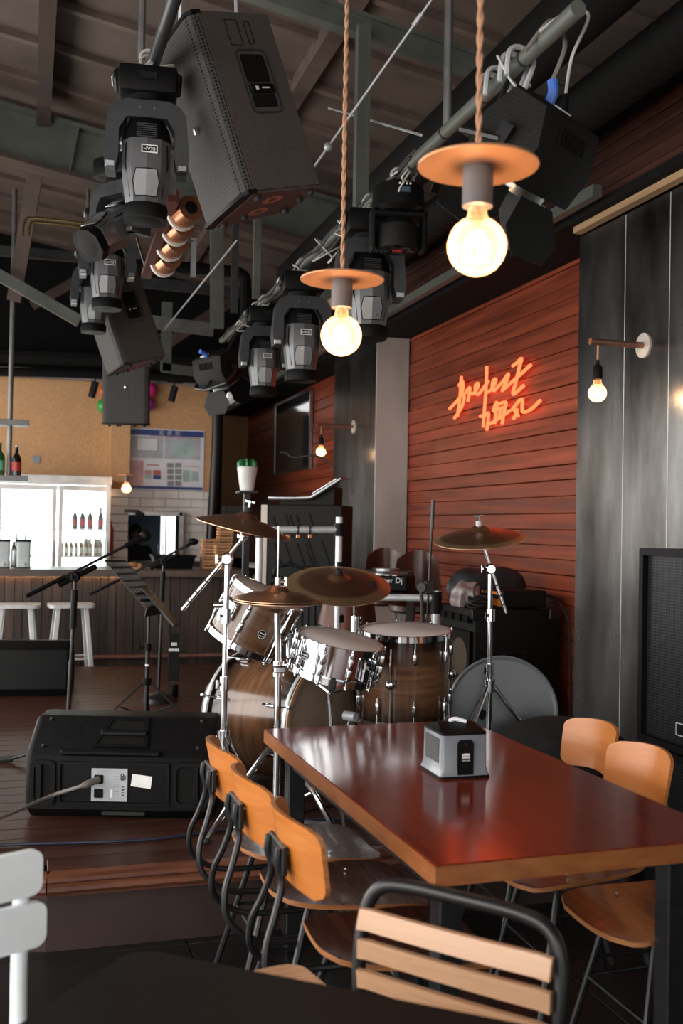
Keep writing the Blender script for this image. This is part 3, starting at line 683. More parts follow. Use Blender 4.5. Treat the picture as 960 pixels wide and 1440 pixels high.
# ---- bass drum
bd_ax = dirv(-.82, 0, .57)
bc = PD(452, 1003, 4.78); bc.z = STG+.316
BM = axis_frame(bd_ax, bc)
bd = thing('bass_drum', 'big walnut bass drum with black hoops lying on its side', 'drum', BM)
rb, hb = .28, .46
part('shell', G().lathe([(0, .01), (rb, .0), (rb, hb), (0, hb-.01)], n=64), 'burst_bass', bd)
part('drumhead', G().lathe([(0, -.004), (rb-.006, -.004), (rb+.002, 0), (0, .002)], n=64), 'skin_tan', bd)
part('drumhead', G().lathe([(0, hb+.004), (rb-.006, hb+.004), (rb+.002, hb), (0, hb-.002)], n=64), 'black_gloss', bd)
for z0, mm in ((-.022, 'burst_dark'), (hb-.016, 'burst_dark')):
    h1 = part('hoop', G().lathe([(rb+.002, z0), (rb+.016, z0), (rb+.016, z0+.038), (rb+.002, z0+.038), (rb+.002, z0)], n=64), mm, bd)
    part('hoop_inlay', G().lathe([(rb+.0165, z0+.010), (rb+.0178, z0+.012), (rb+.0178, z0+.026), (rb+.0165, z0+.028)], n=64), 'white_tube', h1)
part('hoop_lip', G().lathe([(rb-.004, -.023), (rb+.017, -.0235), (rb+.017, -.020), (rb-.004, -.020)], n=64), 'hoop_wood', bd)
for k in range(8):
    a = 45*k+22.5
    for z in (.085, hb-.085): put('lug', LUG, bd, RZ(a) @ T(rb, 0, z))
    part('tension_rod', G().cyl((rb+.02, 0, -.03), (rb+.02, 0, .11), .004, n=8).box((rb+.02, 0, -.024), (.028, .016, .014), bev=.003), 'chrome', bd).matrix_basis = RZ(a)
    part('tension_rod', G().cyl((rb+.02, 0, hb-.11), (rb+.02, 0, hb+.03), .004, n=8).box((rb+.02, 0, hb+.024), (.028, .016, .014), bev=.003), 'chrome', bd).matrix_basis = RZ(a)
for sgn in (-1, 1):
    part('spur', G().cyl(MWD[bd] @ Vector((0, 0, hb*.75))+VD(0, -.22, 0)*1+bd_ax.cross(ZU)*.2*sgn, Vector((0, 0, 0))+Vector(((MWD[bd] @ Vector((0, 0, hb*.9))).x, (MWD[bd] @ Vector((0, 0, hb*.9))).y, STG+.008))+bd_ax.cross(ZU)*.34*sgn, .008, n=8), 'chrome', bd, True)
# ---- kick pedal
pp = bc-bd_ax*.16; kp = thing('kick_pedal', 'chrome kick pedal with beater in front of the bass drum', 'pedal', frame(bd_ax.cross(ZU), -bd_ax, ZU, (pp.x, pp.y, STG)))
part('footboard', G().box((0, .14, .035), (.085, .26, .012), RX(-6), bev=.004), 'alu', kp); part('base_plate', G().box((0, .06, .008), (.11, .38, .012), bev=.003), 'black_metal', kp)
for s_ in (-1, 1): part('upright', G().box((.055*s_, -.05, .11), (.018, .03, .20), bev=.004), 'alu', kp)
part('axle', G().cyl((-.07, -.05, .205), (.07, -.05, .205), .009), 'chrome', kp)
part('beater', G().cyl((0, -.05, .205), (0, .0, .36), .004).cyl((0, -.03, .365), (0, .03, .365), .022, n=14), 'white_tube', kp)
# ---- rack tom on the bass drum
tb_, tt_ = PD(341, 903, 4.60), PD(371, 846, 4.59)
TM = axis_frame(tt_-tb_, tb_)
rt_ = drum('rack_tom', 'tilted walnut rack tom with chrome hoops mounted over the bass drum', TM, .162, .235, 6, 'walnut', rot=18)
inv = MWD[rt_].inverted()
def face_ang(t, pt, cz=0):
    v = MWD[t].inverted() @ Vector(pt); return math.degrees(math.atan2(v.y, v.x))
badge(rt_, .162, 112, .10)
gg = G().box((0, 0, 0), (.03, .08, .09), bev=.01, seg=2).cyl((.01, -.03, 0), (.03, -.06, -.02), .014)
part('mount_bracket', gg, 'chrome', rt_).matrix_basis = RZ(48) @ T(.175, 0, .13)
jt = PD(372, 905, 4.75); top = Vector((bc.x, bc.y, STG+.60))+bd_ax*.2
part('mount_arm', G().tube([top, top+Vector((0, 0, .12)), MWD[rt_] @ (RZ(200) @ Vector((.18, 0, .13)))], .011, 10), 'chrome', rt_, True)
# ---- floor tom
ft_top = PD(570, 889, 4.75); ax = dirv(.0, 1, -.075)
FM = axis_frame(ax, ft_top-ax*.40)
fl = drum('floor_tom', 'deep walnut burst floor tom with chrome hoops on three legs', FM, .203, .40, 8, 'burst_floor_tom', rot=8)
for a in (70, 190, 310):
    M = RZ(a)
    p = M @ Vector((.222, 0, .20)); q = MWD[fl] @ (M @ Vector((.222, 0, 0))); ql = Vector((q.x, q.y, STG+.006))+(Vector((q.x, q.y, 0))-Vector((FM.translation.x, FM.translation.y, 0))).normalized()*.03
    part('leg', G().tube([MWD[fl] @ (M @ Vector((.222, 0, .36))), MWD[fl] @ p, q, ql], .006, 8), 'chrome', fl, True)
    part('leg_bracket', G().sph(p, .022, (1, .8, 1.1)), 'chrome', fl)
# ---- snare
s_top = PD(478, 903, 4.38); sx = dirv(.19, 1, -.11)
SM = axis_frame(sx, s_top-sx*.135)
sn = drum('snare_drum', 'tilted polished chrome snare drum on a basket stand', SM, .178, .135, 10, 'chrome', rot=0, lugz=(.045, .09))
badge(sn, .178, 42, .075)
part('strainer', G().box((.195, 0, .07), (.03, .035, .09), bev=.005).box((.20, 0, .09), (.05, .012, .012)), 'chrome', sn).matrix_basis = RZ(128)
sp = SM @ Vector((0, 0, -.06))
sb = Vector((sp.x+.02, sp.y, STG))
ss = thing('snare_stand', 'chrome basket stand holding the snare drum', 'stand', sb)
part('post', G().cyl((0, 0, .12), Vector(SM @ Vector((0, 0, -.09)))-sb, .011), 'chrome', ss)
for k in range(3):
    a = 90+120*k
    part('basket_arm', G().tube(crv([SM @ Vector((0, 0, -.09)), SM @ (RZ(a) @ Vector((.09, 0, -.06))), SM @ (RZ(a) @ Vector((.185, 0, -.025))), SM @ (RZ(a) @ Vector((.195, 0, .0)))], 4), .008, 8), 'chrome', ss, True)
    part('arm_pad', G().box((.195, 0, -.004), (.028, .03, .045), bev=.005), 'rubber', ss).matrix_basis = MWD[ss].inverted() @ SM @ RZ(a)
    v = RZ(a+55) @ Vector((.21, 0, .008)); part('leg', G().tube([(0, 0, .30), v*.55+Vector((0, 0, .10)), v], .008, 8), 'chrome', ss)
part('clamp', G().box((0, 0, .30), (.04, .05, .05), bev=.01, seg=2).cyl((-.05, 0, .30), (.05, 0, .30), .006), 'chrome', ss)
# ---- stands and cymbals
def wing(g, p, d=Vector((1, 0, 0)), s=1):
    p = Vector(p); g.cyl(p, p+d*.03*s, .007*s, n=8); q = p+d*.032*s
    g.box(q, (.012*s, .006*s, .04*s), zalign(ZU), bev=.002)
def tripod(t, hub, rad, n0, hz, legm='chrome', nl=3, w=.008):
    for k in range(nl):
        a = R(n0+360/nl*k); v = Vector((math.cos(a), math.sin(a), 0))
        lg = part('leg', G().tube([hub+v*.02+Vector((0, 0, 0)), hub+v*rad*.6+Vector((0, 0, -(hub.z-STG)*.52)), Vector((hub.x, hub.y, STG+.012))+v*rad], w, 8), legm, t, True)
        e = Vector((hub.x, hub.y, STG+.012))+v*rad
        part('foot', G().sph(e, .018, (1, 1, .7), 8), 'rubber', lg, True)
        part('brace', G().tube([Vector((hub.x, hub.y, STG+.10)), hub+v*rad*.55+Vector((0, 0, -(hub.z-STG)*.5))], w*.6, 6), legm, t, True)
def cymbal(name, label, c, ax, r, m, bow=.055, group=None):
    t = thing(name, label, 'cymbal', axis_frame(ax, c))
    prof = [(.006, .032), (.02, .031), (.036, .024), (.05, .010), (.06, .006)]+[(.06+(r-.06)*i/8, .006-bow*((i/8)**1.5)) for i in range(1, 9)]
    low = [(a, b-.0022) for a, b in prof[::-1]]
    part('plate', G().lathe(prof+low+[prof[0]], n=64), m, t, ang=60)
    return t
def felt(t, z=.03, wingnut=True):
    part('felt', G().cyl((0, 0, z), (0, 0, z+.022), .016, n=16), 'black_cloth', t)
    if wingnut:
        g = G().cyl((0, 0, z+.022), (0, 0, z+.05), .007, n=10); g.box((0, 0, z+.045), (.045, .006, .014), bev=.003); part('wing_nut', g, 'chrome', t)
# hi-hat
hb_ = PD(389, 1062, 4.12); hb_ = Vector((hb_.x, hb_.y, STG)); hz = 1.5-.2525
c_ = PD(390, 835, 4.12); hz = c_.z
hs = thing('hi_hat_stand', 'chrome hi-hat stand with pedal and long pull rod', 'stand', hb_)
part('lower_tube', G().cyl(hb_+Vector((0, 0, .12)), (hb_.x, hb_.y, hz-.28), .0145), 'chrome', hs, True)
part('upper_tube', G().cyl((hb_.x, hb_.y, hz-.30), (c_.x, c_.y, hz-.055), .0125), 'chrome', hs, True)
part('pull_rod', G().cyl((c_.x, c_.y, hz-.06), (c_.x, c_.y, hz+.27), .0035), 'chrome', hs, True)
part('seat_cup', G().cyl((c_.x, c_.y, hz-.06), (c_.x, c_.y, hz-.022), .02, .03, n=16), 'alu', hs, True)
g = G().cyl((hb_.x, hb_.y, hz-.33), (hb_.x, hb_.y, hz-.27), .022, n=16); g.box((hb_.x, hb_.y-.02, hz-.30), (.05, .03, .03), bev=.006); part('height_clamp', g, 'chrome', hs, True)
g = G().cyl((c_.x, c_.y, hz+.02), (c_.x, c_.y, hz+.065), .012, n=12); wing(g, (c_.x, c_.y, hz+.05), RH); part('clutch', g, 'chrome', hs, True)
tripod(hs, Vector((hb_.x, hb_.y, STG+.36)), .30, 195, 0, w=.011)
part('leg_collar', G().cyl((hb_.x, hb_.y, STG+.33), (hb_.x, hb_.y, STG+.39), .028, n=14), 'chrome', hs, True)
part('pedal_plate', G().box((hb_.x+.10, hb_.y+.0, STG+.03), (.26, .09, .012), RY(8), bev=.003), 'alu', hs, True)
cymbal('hi_hat_cymbal', 'upper bronze hi-hat cymbal resting on its twin', c_+Vector((0, 0, .004)), dirv(.02, 1, -.03), .178, 'cymbal_bronze', .030)
b_ = cymbal('hi_hat_cymbal', 'lower bronze hi-hat cymbal turned upside down', c_-Vector((0, 0, .046)), -dirv(.02, 1, -.03), .178, 'cymbal_bronze', .022)
def boom_stand(name, label, base, post_top, boom_a, boom_b, leg0, rad=.32, hubz=.40):
    t = thing(name, label, 'stand', base)
    h1 = base.z+(post_top.z-base.z)*.52
    part('lower_tube', G().cyl(base+Vector((0, 0, .10)), (base.x, base.y, h1), .0145), 'chrome', t, True)
    part('middle_tube', G().cyl((base.x, base.y, h1), post_top, .0115), 'chrome', t, True)
    for z in (h1, base.z+(post_top.z-base.z)*.78):
        g = G().cyl((base.x, base.y, z-.03), (base.x, base.y, z+.03), .021, n=14); wing(g, (base.x, base.y, z), (-RH-FH).normalized()*1.2); part('height_clamp', g, 'chrome', t, True)
    g = G().sph(post_top, .026, (1, 1, 1.1), 10); g.cyl(post_top-FH*.04, post_top+FH*.03, .02, n=14); wing(g, post_top-FH*.03, -RH*1.3); part('tilter', g, 'chrome', t, True)
    part('boom', G().cyl(boom_a, boom_b, .0085), 'chrome', t, True)
    for f in (.12, .25, .40):
        p = boom_a.lerp(boom_b, f); d = (boom_b-boom_a).normalized(); part('boom_ring', G().cyl(p-d*.004, p+d*.004, .0105), 'dark_grey', t, True)
    tripod(t, Vector((base.x, base.y, STG+hubz)), rad, leg0, 0, w=.011)
    part('leg_collar', G().cyl((base.x, base.y, STG+hubz-.03), (base.x, base.y, STG+hubz+.03), .028, n=14), 'chrome', t, True)
    return t
# left crash on its boom stand
D_ = 4.30
base = PD(314, 1040, D_); base = Vector((base.x, base.y, STG)); ptop = PD(320, 786, D_); 
boom_stand('cymbal_stand', 'tall chrome boom stand with counter rod reaching toward the music stand', base, ptop, PD(256, 858, D_), PD(341, 757, D_), 275, .22, .34)
el = PD(341, 754, D_); cc = PD(349, 735, D_)
lc = cymbal('crash_cymbal', 'bronze crash cymbal tilted above the rack tom', PD(346, 731, D_), dirv(.225, 1, -.045), .205, 'cymbal_bronze', .045); felt(lc, .032)
tl = G().sph(el, .024).cyl(el, PD(347, 735, D_), .008); wing(tl, el, -FH); tag(put('cymbal_tilter', mesh('cymbal_tilter', tl, 'chrome')), 'chrome tilter joint under the crash cymbal above the rack tom', 'joint')
# right crash
D_ = 5.05
base = PD(687, 1040, D_); base = Vector((base.x, base.y, STG)); ptop = PD(689, 800, D_)
boom_stand('cymbal_stand', 'chrome boom stand in front of the black bass cabinet', base, ptop, PD(711, 862, D_), PD(678, 764, D_), 215, .34, .46)
rc_ = cymbal('crash_cymbal', 'dark crash cymbal with red neon gleam in front of plank wall', PD(674, 748, D_), dirv(-.10, 1, -.20), .226, 'cymbal_dark', .04)
part('sleeve', G().cyl((0, 0, .03), (0, 0, .055), .016, n=14), 'white_tube', rc_); g = G().cyl((0, 0, .055), (0, 0, .085), .008, n=10); g.box((0, 0, .082), (.04, .007, .012), bev=.003); part('wing_nut', g, 'chrome', rc_)
# ride
D_ = 4.95
rd = cymbal('ride_cymbal', 'wide dark ride cymbal with golden rim behind the hi-hat', PD(476, 815, D_), dirv(.045, 1, -.34), .252, 'cymbal_dark', .035); felt(rd, .03, False)
text('ANT', .045, T(-.165, .02, -.0065) @ RZ(95) @ RX(-9), 'black_cloth', rd, depth=.0015)
base = PD(498, 1020, 5.16); base = Vector((base.x, base.y, STG)); ptop = PD(499, 872, 5.16)
t = thing('ride_stand', 'short chrome stand carrying the ride cymbal between snare and floor tom', 'stand', base)
part('lower_tube', G().cyl(base+Vector((0, 0, .1)), ptop-Vector((0, 0, .05)), .0145), 'chrome', t, True)
g = G().cyl(ptop-Vector((0, 0, .07)), ptop+Vector((0, 0, .02)), .022, n=14); wing(g, ptop, RH); part('height_clamp', g, 'chrome', t, True)
part('boom', G().tube([ptop, PD(498, 848, 5.14), PD(477, 822, 4.95)], .008, 8), 'chrome', t, True)
tripod(t, Vector((base.x, base.y, STG+.30)), .20, 20, 0, w=.009)
# ================================================================== overhead lighting rig
PRX, PRZ = 1.48, 3.0; PLX, PLZ = .42, 3.28
LZ = lambda y: 3.25+.07*(y-3.9)
lb = thing('light_bar', 'grey steel pipe carrying the lights above the drum kit wall side', 'pipe', (PRX, 5.5, PRZ))
part('pipe', G().cyl((PRX, 2.62, PRZ), (PRX, 8.3, PRZ), .025, n=16), 'green_steel', lb, True)
for y in (2.95, 3.25, 3.6, 3.95, 4.4): part('cable_tie', G().cyl((PRX, y, PRZ), (PRX, y+.012, PRZ), .0265, n=16), 'black_cable', lb, True)
g = G(); 
for k in range(4): g.tube([(PRX+.03*math.cos(k*1.7), 3.9+i*.12, PRZ+.03*math.sin(k*1.7)+.012*math.sin(i*1.3+k)) for i in range(36)], .007, 5)
part('cable_run', g, 'black_cable', lb, True)
ll = thing('light_bar', 'dark steel pipe carrying the hung loudspeaker and tilted moving heads', 'pipe', (PLX, 6, PLZ))
part('pipe', G().cyl((PLX, 3.0, LZ(3.0)), (PLX, 9.2, LZ(9.2)), .025, n=16), 'dark_grey', ll, True)
part('hanger', G().cyl((PLX-.04, 4.0, PLZ), (PLX-.04, 4.0, 4.68), .014, n=10), 'grey_steel', ll, True)
part('hanger', G().cyl((PLX, 8.75, LZ(8.75)), (PLX, 8.75, ZR(PLX)), .014, n=10), 'grey_steel', ll, True)
for y, w, lab_ in ((3.59, .03, 'tube'), ): part('hanger', G().cyl((PRX, y, PRZ), (PRX, y, 4.5), .017, n=12), 'grey_steel', lb, True)
part('hanger', G().box((PRX, 4.67, 3.45), (.05, .05, .90)).box((PRX+.03, 4.67, 3.45), (.012, .07, .90)), 'green_steel', lb, True)
def moving_head(tilt=0):
    t = thing('moving_head', 'x', 'stage light', group='moving head lights on the two bars')
    part('clamp', G().tube([(.035*math.cos(a), -.02, .035*math.sin(a)) for a in [R(-60+30*i) for i in range(9)]], .008, 6).tube([(.035*math.cos(a), .03, .035*math.sin(a)) for a in [R(-60+30*i) for i in range(9)]], .008, 6).box((0, 0, -.045), (.05, .07, .02)), 'white_cable', t)
    b = part('base', G().box((0, 0, -.115), (.25, .20, .12), bev=.02, seg=2).box((0, 0, -.10), (.29, .15, .05), bev=.01), 'black_plastic', t)
    part('display', G().box((0, -.107, -.11), (.07, .004, .03)), 'black_gloss', b)
    part('handle', G().box((-.148, 0, -.10), (.012, .10, .02), bev=.004), 'alu', b)
    part('turntable', G().cyl((0, 0, -.175), (0, 0, -.20), .085, n=24), 'black_plastic', t)
    y = part('yoke', G().loft([[Vector((x, yy*s, z)) for x, z in [(-.09, -.20), (.09, -.20), (.14, -.22), (.165, -.26), (.182, -.43), (.172, -.50), (.130, -.50), (.118, -.44), (.118, -.33), (.085, -.275), (-.085, -.275), (-.118, -.33), (-.118, -.44), (-.130, -.50), (-.172, -.50), (-.182, -.43), (-.165, -.26), (-.14, -.22)]] for yy, s in ((-.068, 1), (.068, 1))]), 'dark_yoke', t)
    for sx in (-1, 1):
        part('yoke_cap', G().box((.152*sx, -.05, -.485), (.042, .05, .03), bev=.004), 'alu', y)
        part('bolt', G().cyl((.03*sx, -.0685, -.235), (.03*sx, -.071, -.235), .004, n=8), 'chrome', y)
    MH = T(0, 0, -.42) @ RX(tilt)
    def sec(z, w, d): return [Vector((x*w, yy*d, z)) for x, yy in [(-.5, -.22), (-.30, -.44), (0, -.52), (.30, -.44), (.5, -.22), (.5, .25), (.28, .5), (-.28, .5), (-.5, .25)]]
    h = put('head', mesh('head', G().loft([sec(z, w, d) for z, w, d in ((.150, .09, .09), (.140, .14, .13), (.095, .185, .17), (.03, .205, .19), (-.09, .205, .21), (-.22, .170, .175), (-.245, .185, .185))]), 'head_grey', 22), t, MH)
    part('rear_shell', G().loft([sec(z, w, d) for z, w, d in ((.152, .092, .09), (.142, .146, .13), (.097, .192, .174), (.05, .208, .196))]), 'black_plastic', h)
    part('lens_ring', G().loft([sec(z, w, d) for z, w, d in ((-.222, .176, .180), (-.245, .190, .190), (-.285, .184, .184))]), 'black_plastic', h)
    part('lens', G().lathe([(0, -.288), (.05, -.287), (.078, -.284)], n=24), 'black_plastic', h)
    g = G()
    for k in range(7): g.box((0, -.1105+.0006*k, .048+.009*k), (.085, .004, .0035))
    part('vent', g, 'dark_grey', h)
    part('label_plate', G().box((.012, -.112, -.005), (.064, .004, .030), RZ(4), bev=.001).box((.012, -.1132, -.005), (.068, .0022, .034), RZ(4)), 'print_white', h)
    part('label_face', G().box((.012, -.1145, -.005), (.058, .002, .024), RZ(4)), 'black_gloss', h)
    text('BEAM', .020, T(.012, -.1157, -.005) @ RZ(4) @ RY(180) @ RX(90), 'print_white', h)
    # raised hexagon cover on the lower front
    def fy(z): return -.5*(.21-.035*(max(0, -.09-z)/.13))
    hexo = [(-.055, -.075), (.055, -.075), (.07, -.13), (.058, -.195), (-.058, -.195), (-.07, -.13)]
    def pt(x, z, o): return Vector((x, (fy(z)*1.03+abs(x)*.17*1.0)-o, z))
    vs = []
    g = G(); 
    for sgn in (-1, 1):
        pl = [(0, -.088), (.044*sgn, -.088), (.055*sgn, -.14), (.045*sgn, -.20), (0, -.20)]
        a = [g.bm.verts.new(pt(x, z, .004)) for x, z in pl]; g.face(a)
    part('front_cover', g, 'head_light', h)
    g = G().tube([pt(x, z, .004) for x, z in [(0, -.088), (.044, -.088), (.055, -.14), (.045, -.20), (0, -.20), (-.045, -.20), (-.055, -.14), (-.044, -.088)]], .0025, 5, closed=True); part('cover_rim', g, 'black_plastic', h)
    for sx in (-1, 1): part('side_groove', G().tube([Vector((.086*sx, -.062, .03)), Vector((.09*sx, -.064, -.06)), Vector((.074*sx, -.066, -.12)), Vector((.066*sx, -.062, -.20))], .004, 5), 'black_plastic', h)
    return t
mh0 = moving_head(0); mh1 = moving_head(-52)
def hang(src, y, X, Z, rz, s, label, first=False):
    M = T(X, y, Z) @ RZ(rz) @ Matrix.Scale(s, 4)
    if first: src.matrix_basis = M; MWD[src] = M; src['label'] = label; return src
    return dup(src, M, label)
hang(mh0, 4.50, PRX, PRZ, -8, .90, 'beam moving head on the wall side bar right behind the small pendant lamp')
hang(mh0, 5.72, PRX, PRZ, -6, .95, 'beam moving head on the wall side bar between two other beam heads')
hang(mh0, 6.72, PRX, PRZ, -4, .90, 'beam moving head on the wall side bar next to the far barn door light')
hang(mh0, 3.93, PLX-.02, LZ(3.93), -6, .87, 'beam moving head hanging beside the big tilted loudspeaker')
hang(mh0, 6.25, PLX, LZ(6.25), -2, .92, 'beam moving head hanging in front of the second hung loudspeaker')
hang(mh1, 5.15, PLX-.02, LZ(5.15), -52, .88, 'beam moving head swung sideways showing its silver rim plate', True)
hang(mh0, 7.55, PLX, LZ(7.55), 0, .92, 'beam moving head at the end of its row beside the diagonal brace', True)
hd_ = [c for c in mh1.children if c.name.startswith('head')][0]
part('rim_plate', G().box((.094, -.01, -.18), (.006, .10, .10), bev=.002), 'alu', hd_); part('rim_plate', G().box((.02, -.097, -.20), (.12, .006, .06), bev=.002), 'alu', hd_)
# wash head
wh = thing('wash_head', 'round black wash light with small lens cluster on the light bar', 'stage light', T(PRX, 4.12, PRZ) @ RZ(-10) @ Matrix.Scale(.92, 4))
part('clamp', G().tube([(.035*math.cos(a), 0, .035*math.sin(a)) for a in [R(-60+30*i) for i in range(9)]], .008, 6), 'white_cable', wh)
b = part('base', G().lathe([(0, -.05), (.10, -.05), (.118, -.065), (.122, -.16), (.105, -.18), (0, -.18)], n=28), 'black_plastic', wh)
part('display', G().box((.01, -.119, -.10), (.05, .012, .028), bev=.002), 'dark_grey', b); part('screen', G().box((.01, -.1262, -.10), (.036, .002, .016)), 'screen_blue', b)
for k in range(4): part('button', G().cyl((-.015+.016*k, -.122, -.075), (-.015+.016*k, -.127, -.075), .005, n=8), 'print_white', b)
part('yoke', G().box((-.118, 0, -.26), (.024, .10, .19), bev=.008).box((.118, 0, -.26), (.024, .10, .19), bev=.008).box((0, 0, -.19), (.25, .11, .03), bev=.008), 'black_plastic', wh)
h = part('head', G().lathe([(0, -.20), (.06, -.205), (.095, -.24), (.10, -.33), (.094, -.345), (0, -.345)], n=28), 'black_cab', wh)
for k in range(7):
    x, y = (0, 0) if k == 0 else (.056*math.cos(k*math.pi/3), .056*math.sin(k*math.pi/3))
    part('lens', G().lathe([(.024, -.343), (.024, -.352), (.019, -.352), (0, -.348)], T(x, y, 0), 16), 'black_gloss' if k else 'label_red', h)
# ---- COB lamp with barn doors
def barn_light(label, M, cab=True):
    t = thing('barn_door_light', label, 'stage light', M)
    # local: x long axis, z beam direction, y up-ish
    prof = [(-.115, .10), (-.125, -.02), (-.07, -.13), (.07, -.13), (.125, -.02), (.115, .10)]    # (y, z)
    b = part('housing', G().loft([[Vector((x, y*s, z*s)) for y, z in prof] for x, s in ((-.165, .94), (-.15, 1), (.15, 1), (.165, .94))]), 'black_cab', t)
    g = G()
    for k in range(8): part('vent_slot', G().box((-.07+.02*k, .0995, -.076), (.009, .05, .005), RX(63)), 'matte_black', b); part('vent_slot', G().box((-.07+.02*k, -.0995, -.076), (.009, .05, .005), RX(-63)), 'matte_black', b)
    g = G()
    for i in range(6):
        for j in range(7): g.box((-.166, -.06+.02*i, -.06+.016*j), (.004, .013, .007))
    part('side_mesh', g, 'matte_black', b)
    part('back_panel', G().box((0, .0, -.131), (.24, .10, .006), bev=.002), 'black_plastic', b)
    part('lens', G().lathe([(0, .11), (.085, .115), (.10, .10), (.10, .08)], n=28), 'dark_grey', t)
    part('lens_ring', G().lathe([(.10, .09), (.108, .09), (.108, .13), (.10, .13), (.10, .09)], n=28), 'alu', t)
    for k, (w) in enumerate((.30, .24, .30, .24)):
        pl = [(-w/2*.62, 0), (w/2*.62, 0), (w/2, .10), (w/2*.62, .17), (-w/2*.62, .17), (-w/2, .10)]
        part('barn_door', G().prism(pl, .003, RZ(90*k) @ T(0, .115, .12) @ RX(62)), 'black_plastic', t)
    part('yoke', G().box((-.185, 0, 0), (.008, .045, .06)).box((.185, 0, 0), (.008, .045, .06)).tube([(-.185, .0, .02), (-.185, .14, .06), (0, .19, .07), (.185, .14, .06), (.185, 0, .02)], .010, 6), 'black_metal', t)
    part('yoke_knob', G().cyl((-.17, -.02, .05), (-.225, -.02, .05), .026, n=16).box((-.215, -.02, .05), (.03, .03, .03), bev=.004), 'alu', t)
    part('power_plug', G().tube(crv([(.0, .05, -.132), (.0, .06, -.165), (.0, .085, -.19)], 4), .016, 10), 'blue_plug', t)
    part('socket_plate', G().box((-.045, .03, -.136), (.06, .04, .006)), 'print_white', t)
    part('signal_plug', G().tube([(-.09, .04, -.13), (-.09, .08, -.18)], .010, 8), 'black_plastic', t)
    return t
a_ = Vector((.836, .549, 0)); hz_ = Vector((-.549, .836, 0)); be = (hz_*.64-ZU*.77).normalized(); yy = be.cross(a_)
cpos = PD(752, 212, 3.15)
bl = barn_light('black lamp with barn doors and blue plug on the light bar end', frame(-a_, -yy, be, cpos))
e = MWD[bl] @ Vector((.0, .085, -.19)); f_ = MWD[bl] @ Vector((-.09, .08, -.18)); hk = Vector((PRX, 2.80, PRZ))
g = G().tube(crv([e, e+Vector((.03, -.02, .10)), hk+Vector((.06, .05, .06)), hk+Vector((0, 0, .045)), hk+Vector((-.05, .05, -.03))], 6), .007, 6)
solo('lamp_cable', g, 'grey_cable', 'grey power cable looping from the blue plug over the light bar', 'cable', org=e)
g = G().tube(crv([f_, f_+Vector((.02, 0, .12)), hk+Vector((.09, -.08, .04)), hk+Vector((.03, -.06, .05)), hk+Vector((-.04, -.02, 0))], 6), .005, 6)
solo('lamp_cable', g, 'white_cable', 'thin pale signal cable rising from the barn door lamp', 'cable', org=f_)
def hook(y, X, Z, label, s=1):
    g = G()
    for dy in (0, .05*s):
        g.tube(crv([(X-.05*s, y+dy, Z-.05*s), (X-.04*s, y+dy, Z+.03*s), (X, y+dy, Z+.045*s), (X+.045*s, y+dy, Z+.01*s), (X+.02*s, y+dy, Z-.07*s), (X-.0*s, y+dy, Z-.12*s)], 4), .009*s, 6)
    g.box((X, y+.025*s, Z-.12*s), (.04*s, .09*s, .012*s)); solo('hook_clamp', g, 'white_tube', label, 'clamp', 'hook clamps on the light bars', org=(X, y, Z))
hook(2.98, PRX, PRZ, 'pale hook clamp holding the near barn door lamp on its bar'); hook(3.14, PRX, PRZ, 'second pale hook clamp beside the near barn door lamp cable')
def safety(c, r, label, seed):
    rnd = random.Random(seed); pts = [Vector(c)+Vector((rnd.uniform(-r, r), rnd.uniform(-r, r), rnd.uniform(-r*1.4, r*.5))) for _ in range(7)]
    solo('safety_wire', G().tube(crv(pts, 6, closed=True), .0045, 5, closed=True), 'white_cable', label, 'wire', 'white safety wires on the light bars', org=c)
for k, (y, X, Z) in enumerate(((3.05, PRX, PRZ), (4.05, PRX, PRZ), (4.45, PRX, PRZ), (4.85, PRX, PRZ), (5.25, PRX, PRZ), (5.72, PRX, PRZ), (6.2, PRX, PRZ), (6.75, PRX, PRZ), (7.35, PRX, PRZ), (3.9, PLX, PLZ+.05), (5.2, PLX, PLZ))):
    safety((X, y, (LZ(y) if X == PLX else Z)-.01), .07, 'tangled white safety wire '+['above the barn door lamp with the blue plug', 'above the round wash light', 'above the beam head behind the small pendant lamp', 'just past the beam head behind the small pendant', 'between the first two beam heads of the wall side bar', 'above the middle beam head of the wall side bar', 'between the last two beam heads of the wall side bar', 'above the last beam head of the wall side bar', 'above the far barn door lamp', 'above the beam head beside the big hung loudspeaker', 'above the beam head swung sideways'][k], 20+k)
bl2 = dup(bl, T(0, 0, 0) @ frame(Vector((.75, -.66, 0)), Vector((.3, .34, .89)), Vector((-.59, -.67, .455)), PD(308, 520, 7.6)) @ Matrix.Scale(1.0, 4), 'far barn door lamp tilted down at the end of the light bar')
# fixed frame for bl2
zb = (Vector((.5, .25, 0))-ZU*.85).normalized(); xb = Vector((.5, -.85, -.05)); xb = (xb-zb*xb.dot(zb)).normalized(); M = frame(xb, zb.cross(xb), zb, PD(308, 520, 7.6)); bl2.matrix_basis = M; MWD[bl2] = M
for o_, y_ in ((bl2, 7.55), (bl, 3.06)):
    part('drop_arm', G().tube([MWD[o_] @ Vector((0, .19, .07)), (PRX, y_, PRZ-.02)], .010, 8), 'black_metal', o_, True)
